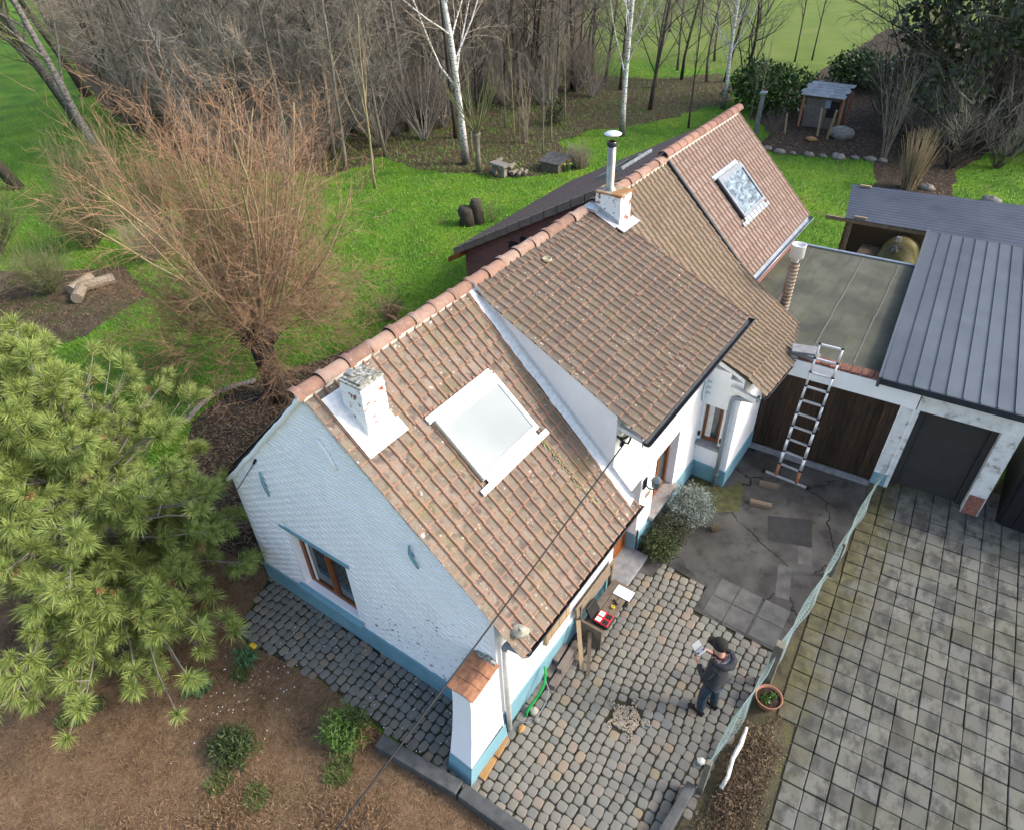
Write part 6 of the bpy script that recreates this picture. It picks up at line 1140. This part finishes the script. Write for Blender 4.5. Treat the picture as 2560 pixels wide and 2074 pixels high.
for k in range(16):
    rr = random.Random(50+k); x, y, z = 24.3+rr.uniform(-.1, .1), 22.0+.28*(k % 6), .13+.25*(k//6); mb = MB(); mb.tube([(x-.5, y, z), (x+.5, y, z)], .125, 8); simple_thing('stacked_log', 'split log in the wood pile at the edge of the wood', 'log', mb, 'twigtan', (x, y, z-.12), 'logs of the wood pile')
for k, (x, y, an_, lb) in enumerate(((3.9, 19.7, .4, 'thick cut log lying in the left bed'), (4.3, 19.3, -.3, 'shorter cut log lying in front of the left one'), (3.6, 19.2, .9, 'cut log with pale end in the left bed'))): d = Vector((math.cos(an_), math.sin(an_), 0))*.45; mb = MB(); mb.tube([Vector((x, y, .17))-d, Vector((x, y, .17))+d], .17, 10); simple_thing('fallen_log', lb, 'log', mb, 'twigtan', (x, y, 0))
hb = thing('wooden_hatch', 'square grey wooden hatch box sloping beside the lawn bed', 'hatch', (21.1, 12.7, 0)); mb = MB(); mb.prism([(20.75, 12.3, 0), (20.75, 13.2, 0), (20.75, 13.2, .35), (20.75, 12.3, .35)], (.8, 0, 0)); mb.build('box', 'benchwood', hb)
for k in range(6): mb = MB(); mb.obox((20.65, 12.2+.18*k, .36), (.95, 0, .16), (0, .172, 0), (0, 0, .04)); mb.build('lid_board', 'sleeper', hb)
put_tree('tuft', 'brush_pile', 'brown heap of cut brushwood beside the wooden hatch', 'brush pile', (21.9, 11.9, 0), 0, 2.2, None, 'twigtan', 'twig'); put_tree('shrub1', 'brush_pile', 'loose dead stems on the brush heap', 'brush pile', (22.0, 12.2, 0), 1, .45, None, 'twigtan', 'twig')
def daffodil(loc, label, n, s, seed, flowers):
    r_ = thing('daffodil_clump', label, 'plant', loc); rr = random.Random(seed); mb = MB()
    for k in range(n):
        an_ = rr.uniform(0, 6.28); b = Vector((rr.gauss(0, .05)*s, rr.gauss(0, .05)*s, 0)); d = Vector((math.cos(an_), math.sin(an_), 0)); w_ = Vector((-d.y, d.x, 0))*.009*s; L = rr.uniform(.18, .3)*s; m_ = b+d*L*.35+UZ*L*.75; e_ = b+d*L*.85+UZ*L*.7; mb.face([b-w_, b+w_, m_+w_, m_-w_]); mb.face([m_-w_, m_+w_, e_])
    mb.build('leaves', 'daff', r_, False, True)
    for k in range(flowers): an_ = rr.uniform(0, 6.28); mb = MB(); c = Vector((math.cos(an_)*.16*s, math.sin(an_)*.16*s, .2*s)); mb.lathe([(.0, 0), (.012*s, .01), (.022*s, .03*s), (.04*s, .02*s)], c, 6); mb.tube([(c.x*.3, c.y*.3, 0), tuple(c)], .004*s, 4); mb.build('flower', M.get('yellow') or M.setdefault('yellow', simple('yellow_petal', (.8, .55, .02), (.7, .45, .02), 8, .6)), r_, False, True)
daffodil((-1.45, 4.15, 0), 'daffodil clump with yellow flowers beside the cobbled path', 70, 1.1, 1, 3); daffodil((-2.2, 4.35, 0), 'daffodil clump without flowers on the needle floor', 80, 1.1, 2, 0); daffodil((21.25, 12.2, 0), 'flowering daffodils beside the wooden hatch', 70, 1.6, 3, 5)
gx_ = np.random.default_rng(8); n_ = 420; P = np.concatenate([gx_.normal((-1.75, 3.75), (.45, .4), (90, 2)), np.stack([gx_.uniform(-1.0, -.05, 90), gx_.uniform(.1, 4.6, 90)*gx_.random(90)**.6], 1)]); s_ = .009*(.5+gx_.random(len(P))); V = np.stack([np.stack([P[:, 0]-s_, P[:, 1], 0*s_+.045], 1), np.stack([P[:, 0], P[:, 1]-s_*.7, 0*s_+.045], 1), np.stack([P[:, 0]+s_, P[:, 1], 0*s_+.05], 1), np.stack([P[:, 0], P[:, 1]+s_*.8, 0*s_+.05], 1)], 1).reshape(-1, 3)
o = npmesh('white_flecks', V, np.arange(len(V)).reshape(-1, 4), 'whiteplastic'); tag(o, 'tiny white petals and paint flecks scattered by the gable foot', 'petals', kind='stuff')
simple_thing('boulder', 'big rounded pale boulder in the soil bed before the hen house', 'boulder', rock((31.5, 3.6, .18), .55, 31, (.8, 1.1, .6)), 'rock', (31.5, 3.6, 0), None, 0, True)
simple_thing('flat_stone', 'small sandy block on the soil in front of the boulder', 'stone', rock((30.3, 4.6, .1), .22, 32, (.7, 1.2, .5)), 'ochre', (30.3, 4.6, 0), None, 0, True)
for k, (x, y, r_) in enumerate(((28.2, 5.9, .25), (28.0, 5.3, .3), (28.1, 4.75, .2), (28.25, 4.1, .28), (28.4, 3.55, .2), (28.55, 2.95, .38), (28.8, 2.3, .22), (28.95, 1.7, .3), (29.0, 1.25, .24))): simple_thing('edging_stone', '%s stone from the left edging the soil bed behind the far lawn' % ('leftmost second third fourth fifth sixth seventh eighth rightmost'.split()[k]), 'stone', rock((x, y, .05), r_*.7, 60+k, (.8, 1.2, .6)), 'rock', (x, y, 0), 'stones edging the far soil bed', 0, True)
for k, (x, y, r_, lb) in enumerate(((26.6, -.9, .3, 'pale flat stone beside the dry reeds'), (26.4, -3.1, .35, 'white stone on the right lawn behind the corrugated roof'))): simple_thing('lawn_stone', lb, 'stone', rock((x, y, .05), r_*.8, 80+k, (.8, 1.2, .6)), 'rock', (x, y, 0), None, 0, True)
for k in range(22):
    f_ = k/21; x = 1.75+1.9*f_; y = 10.7+.35*math.sin(f_*3.0)-.05*f_; q = rock((x, y, .04), .1, 90+k, (1.1, .8, .6)); simple_thing('bed_stone', 'grey stone of the curved edging round the bed under the willow', 'stone', q, 'rock', (x, y, 0), 'stones edging the willow bed', 0, True)
hh = thing('hen_house', 'small timber hen house with a grey slate-like roof', 'hen house', (33, 4.9, 0)); 
mb = MB(); mb.box(32.5, 33.9, 4.2, 5.75, 0, 1.38); mb.build('box', 'benchwood', hh)
for k in range(9): mb = MB(); mb.box(32.44, 32.49, 4.75+.11*k, 4.85+.11*k, .02, 1.28+.02*(k % 3)); mb.build('plank', 'greytimber', hh)
mb = MB(); mb.box(32.42, 32.5, 4.2, 4.7, .55, 1.25); mb.build('wire_panel', 'blackwood', hh); mb = MB(); mb.box(32.40, 32.43, 4.6, 4.85, .95, 1.3); mb.build('notice', 'pvc', hh)
for (x, y) in ((32.35, 5.85), (32.4, 4.05), (33.85, 5.85), (33.85, 4.05)): mb = MB(); mb.box(x-.05, x+.05, y-.05, y+.05, 0, 1.44); mb.build('post', 'clay', hh)
M['slate'] = simple('grey_shingle', (.38, .42, .44), (.25, .28, .3), 5, .6, .1, var=.3)
for r_ in range(5):
    for k in range(8): mb = MB(); x = 32.15+.36*r_; z = 1.44+.045*r_; y = 4.0+.25*k+(.12 if r_ % 2 else 0); mb.obox((x, y, z+.02), (.42, 0, .045), (0, .24, 0), (0, 0, .02)); mb.build('shingle', 'slate', hh)
mp = thing('metal_post', 'grey metal post with a square cap behind the far gable', 'post', (30.2, 7.15, 0)); mb = MB(); mb.box(30.13, 30.27, 7.08, 7.22, 0, 1.75); mb.build('shaft', 'greymetal', mp); mb = MB(); mb.prism([(30.05, 7.0, 1.75), (30.35, 7.0, 1.75), (30.35, 7.3, 1.75), (30.05, 7.3, 1.75)], (0, 0, .12)); mb.build('cap', 'zinc', mp, bevel=.03)
for k, (x, y, h, lx) in enumerate(((31.2, 4.6, 1.2, .1), (31.0, 4.1, 1.3, -.15), (30.8, 6.0, .9, .1))): mb = MB(); mb.tube([(x, y, 0), (x+lx, y+lx, h)], .05, 6); simple_thing('leaning_stake', ('pale stake leaning in front of the hen house', 'mossy stake crossing the pale one before the hen house', 'short stake left of the hen house')[k], 'stake', mb, 'pole', (x, y, 0))
# ------------------------------------------------------------------ the person
per = thing('person', 'person in dark hooded jacket, dark cap and blue trousers looking down at a controller', 'person', (2.07, -2.37, .012), -.32)
M['skin'] = simple('skin', (.55, .33, .24), (.48, .28, .2), 10, .55); M['jacket'] = simple('charcoal_jacket', (.04, .043, .05), (.026, .028, .034), 9, .85, bump=.4, bscale=18); M['jean'] = simple('blue_jean', (.035, .06, .085), (.022, .04, .06), 9, .85, bump=.3, bscale=30); M['capcloth'] = simple('dark_cap', (.022, .02, .018), (.014, .013, .012), 12, .85); M['maroon'] = simple('maroon_collar', (.09, .015, .025), (.06, .01, .018), 9, .8); M['lining'] = simple('grey_lining', (.36, .38, .45), (.2, .21, .27), 30, .8)
def skin(name, verts, edges, rad, mat, root=0, sub=2):
    me = bpy.data.meshes.new(name); me.from_pydata(verts, edges, []); me.materials.append(M[mat]); o = bpy.data.objects.new(name, me); COL.objects.link(o); o.parent = per
    m_ = o.modifiers.new('skin', 'SKIN'); m_.use_smooth_shade = True
    for i, r_ in enumerate(rad): v = me.skin_vertices[0].data[i]; v.radius = (r_, r_) if not isinstance(r_, tuple) else r_; v.use_root = (i == root)
    s_ = o.modifiers.new('sub', 'SUBSURF'); s_.levels = sub; s_.render_levels = sub; return o
# continuous body: pelvis, spine, neck, head, arms with hands, legs
V = [(0, 0, .93), (0, .01, 1.15), (0, .0, 1.38), (0, .03, 1.47), (0, .075, 1.55), (0, .085, 1.64), (0, .075, 1.7), (0, .17, 1.585)]; E_ = [(0, 1), (1, 2), (2, 3), (3, 4), (4, 5), (5, 6), (4, 7)]; Rd = [.1, .1, .09, .052, .07, .088, .06, .018]
for s_ in (-1, 1):
    b = len(V); V += [(s_*.16, -.01, 1.37), (s_*.235, .03, 1.12), (s_*.135, .24, 1.1), (s_*.115, .31, 1.115)]; E_ += [(2, b), (b, b+1), (b+1, b+2), (b+2, b+3)]; Rd += [.05, .04, .028, .03]
    for q in range(4): f0 = len(V); fx = s_*(.118-.022*q); V += [(s_*.105-s_*.012*q, .345, 1.118-.012*q), (s_*.075, .372, 1.108-.014*q), (s_*.048, .362, 1.1-.014*q)]; E_ += [(b+3, f0), (f0, f0+1), (f0+1, f0+2)]; Rd += [.0105, .0095, .0085]
    f0 = len(V); V += [(s_*.085, .315, 1.145), (s_*.06, .335, 1.155)]; E_ += [(b+3, f0), (f0, f0+1)]; Rd += [.012, .01]
    b = len(V); ky = .03 if s_ < 0 else -.0; V += [(s_*.095, 0, .88), (s_*.105, .02+ky, .5), (s_*.11, -.02+ky*2, .1), (s_*.115, .07+ky*2, .06)]; E_ += [(0, b), (b, b+1), (b+1, b+2), (b+2, b+3)]; Rd += [.075, .05, .036, .03]
skin('body', V, E_, Rd, 'skin')
V = [(0, -.005, .86), (0, 0, 1.0), (0, .0, 1.18), (0, -.01, 1.36), (0, .01, 1.43)]; E_ = [(0, 1), (1, 2), (2, 3), (3, 4)]; Rd = [(.185, .135), (.18, .13), (.185, .125), (.165, .105), (.08, .075)]
for s_ in (-1, 1): b = len(V); V += [(s_*.175, -.015, 1.365), (s_*.25, .02, 1.13), (s_*.19, .15, 1.09), (s_*.14, .235, 1.1)]; E_ += [(3, b), (b, b+1), (b+1, b+2), (b+2, b+3)]; Rd += [.08, .066, .052, .042]
jk = skin('jacket', V, E_, Rd, 'jacket', 1)
V = [(0, 0, .92)]; E_ = []; Rd = [(.15, .12)]
for s_ in (-1, 1): b = len(V); ky = .03 if s_ < 0 else -.0; V += [(s_*.095, .0, .8), (s_*.11, .025+ky, .5), (s_*.115, -.01+ky*2, .26), (s_*.115, -.02+ky*2, .07)]; E_ += [(0, b), (b, b+1), (b+1, b+2), (b+2, b+3)]; Rd += [.098, .078, .07, .066]
skin('trousers', V, E_, Rd, 'jean')
for s_ in (-1, 1):
    ky = .06 if s_ < 0 else 0; mb = MB(); prof = [(-.075, .036, .05), (-.04, .042, .075), (.03, .042, .08), (.09, .046, .058), (.15, .044, .045), (.185, .028, .032)]
    for (y, w_, h) in prof:
        for (a_, b__) in ((-1, 0), (-.9, .6), (-.45, 1), (.45, 1), (.9, .6), (1, 0)): mb.v.append((s_*.12+a_*w_+s_*.03*(y > .1), y+ky-.02, b__*h+.002))
    for k in range(5):
        for j in range(5): mb.f.append((k*6+j, k*6+j+1, (k+1)*6+j+1, (k+1)*6+j)); mb.mi.append(0)
        mb.f.append((k*6+5, k*6, (k+1)*6, (k+1)*6+5)); mb.mi.append(0)
    mb.f += [tuple(range(6)), tuple(range(30, 36))]; mb.mi += [0, 0]; mb.build('shoe', 'capcloth', per, True, True)
mb = MB(); n = 16
for (rx, ry, z, cy) in ((.094, .11, 1.615, .074), (.097, .113, 1.655, .073), (.092, .106, 1.695, .07), (.078, .09, 1.728, .07), (.04, .046, 1.748, .07), (.004, .004, 1.752, .07)):
    for j in range(n): a_ = 2*math.pi*j/n; mb.v.append((rx*math.cos(a_), cy+ry*math.sin(a_), z))
for k in range(5):
    for j in range(n): mb.f.append((k*n+j, k*n+(j+1) % n, (k+1)*n+(j+1) % n, (k+1)*n+j)); mb.mi.append(0)
b0 = len(mb.v)
for q in range(9): a_ = math.pi*(.12+.76*q/8); mb.v += [(.094*math.cos(a_), .074+.11*math.sin(a_), 1.63), (.088*math.cos(a_), .08+.185*math.sin(a_)**.7, 1.612)]
for q in range(8): mb.f.append((b0+2*q, b0+2*q+1, b0+2*q+3, b0+2*q+2)); mb.mi.append(0)
mb.build('cap', 'capcloth', per, True, True)
mb = MB(); mb.lathe([(.075, 1.40), (.085, 1.44), (.078, 1.48), (.066, 1.485)], (0, .02, 0), 14); mb.build('collar', 'maroon', per, True, True)
mb = MB(); pts = [(.13, .06, 1.43), (.15, -.04, 1.44), (.1, -.13, 1.43), (0, -.165, 1.42), (-.1, -.13, 1.43), (-.15, -.04, 1.44), (-.13, .06, 1.43)]; mb.tube(pts, [.025, .04, .055, .06, .055, .04, .025], 8); mb.build('hood', 'jacket', per, True, True)
mb = MB()
for a_, b__ in zip(pts[1:-1], pts[2:-1]): a_, b__ = Vector(a_), Vector(b__); mb.face([a_*1.0+Vector((0, 0, .045)), b__+Vector((0, 0, .045)), Vector((b__.x*.55, b__.y*.45, 1.43)), Vector((a_.x*.55, a_.y*.45, 1.43))])
mb.build('hood_lining', 'lining', per, True, True)
ct = thing('drone_controller', 'grey hand-held controller with a raised screen held by the person', 'controller', (2.07, -2.37, .012), -.32)
mb = MB(); mb.obox((-.085, .3, 1.12), (.17, 0, 0), (0, .09, .015), (0, -.006, .035)); mb.build('grip', 'greymetal', ct, False, True, .01); mb = MB(); mb.obox((-.085, .385, 1.165), (.17, 0, 0), (0, .085, .06), (0, -.008, .012)); mb.build('screen', simple('screen_glass', (.12, .15, .17), (.09, .11, .13), 5, .25, .1), ct, False, True, .006)
for s_ in (-1, 1): mb = MB(); mb.tube([(s_*.055, .33, 1.155), (s_*.055, .328, 1.178)], [.008, .012], 8); mb.build('stick', 'blackplastic', ct, False, True)
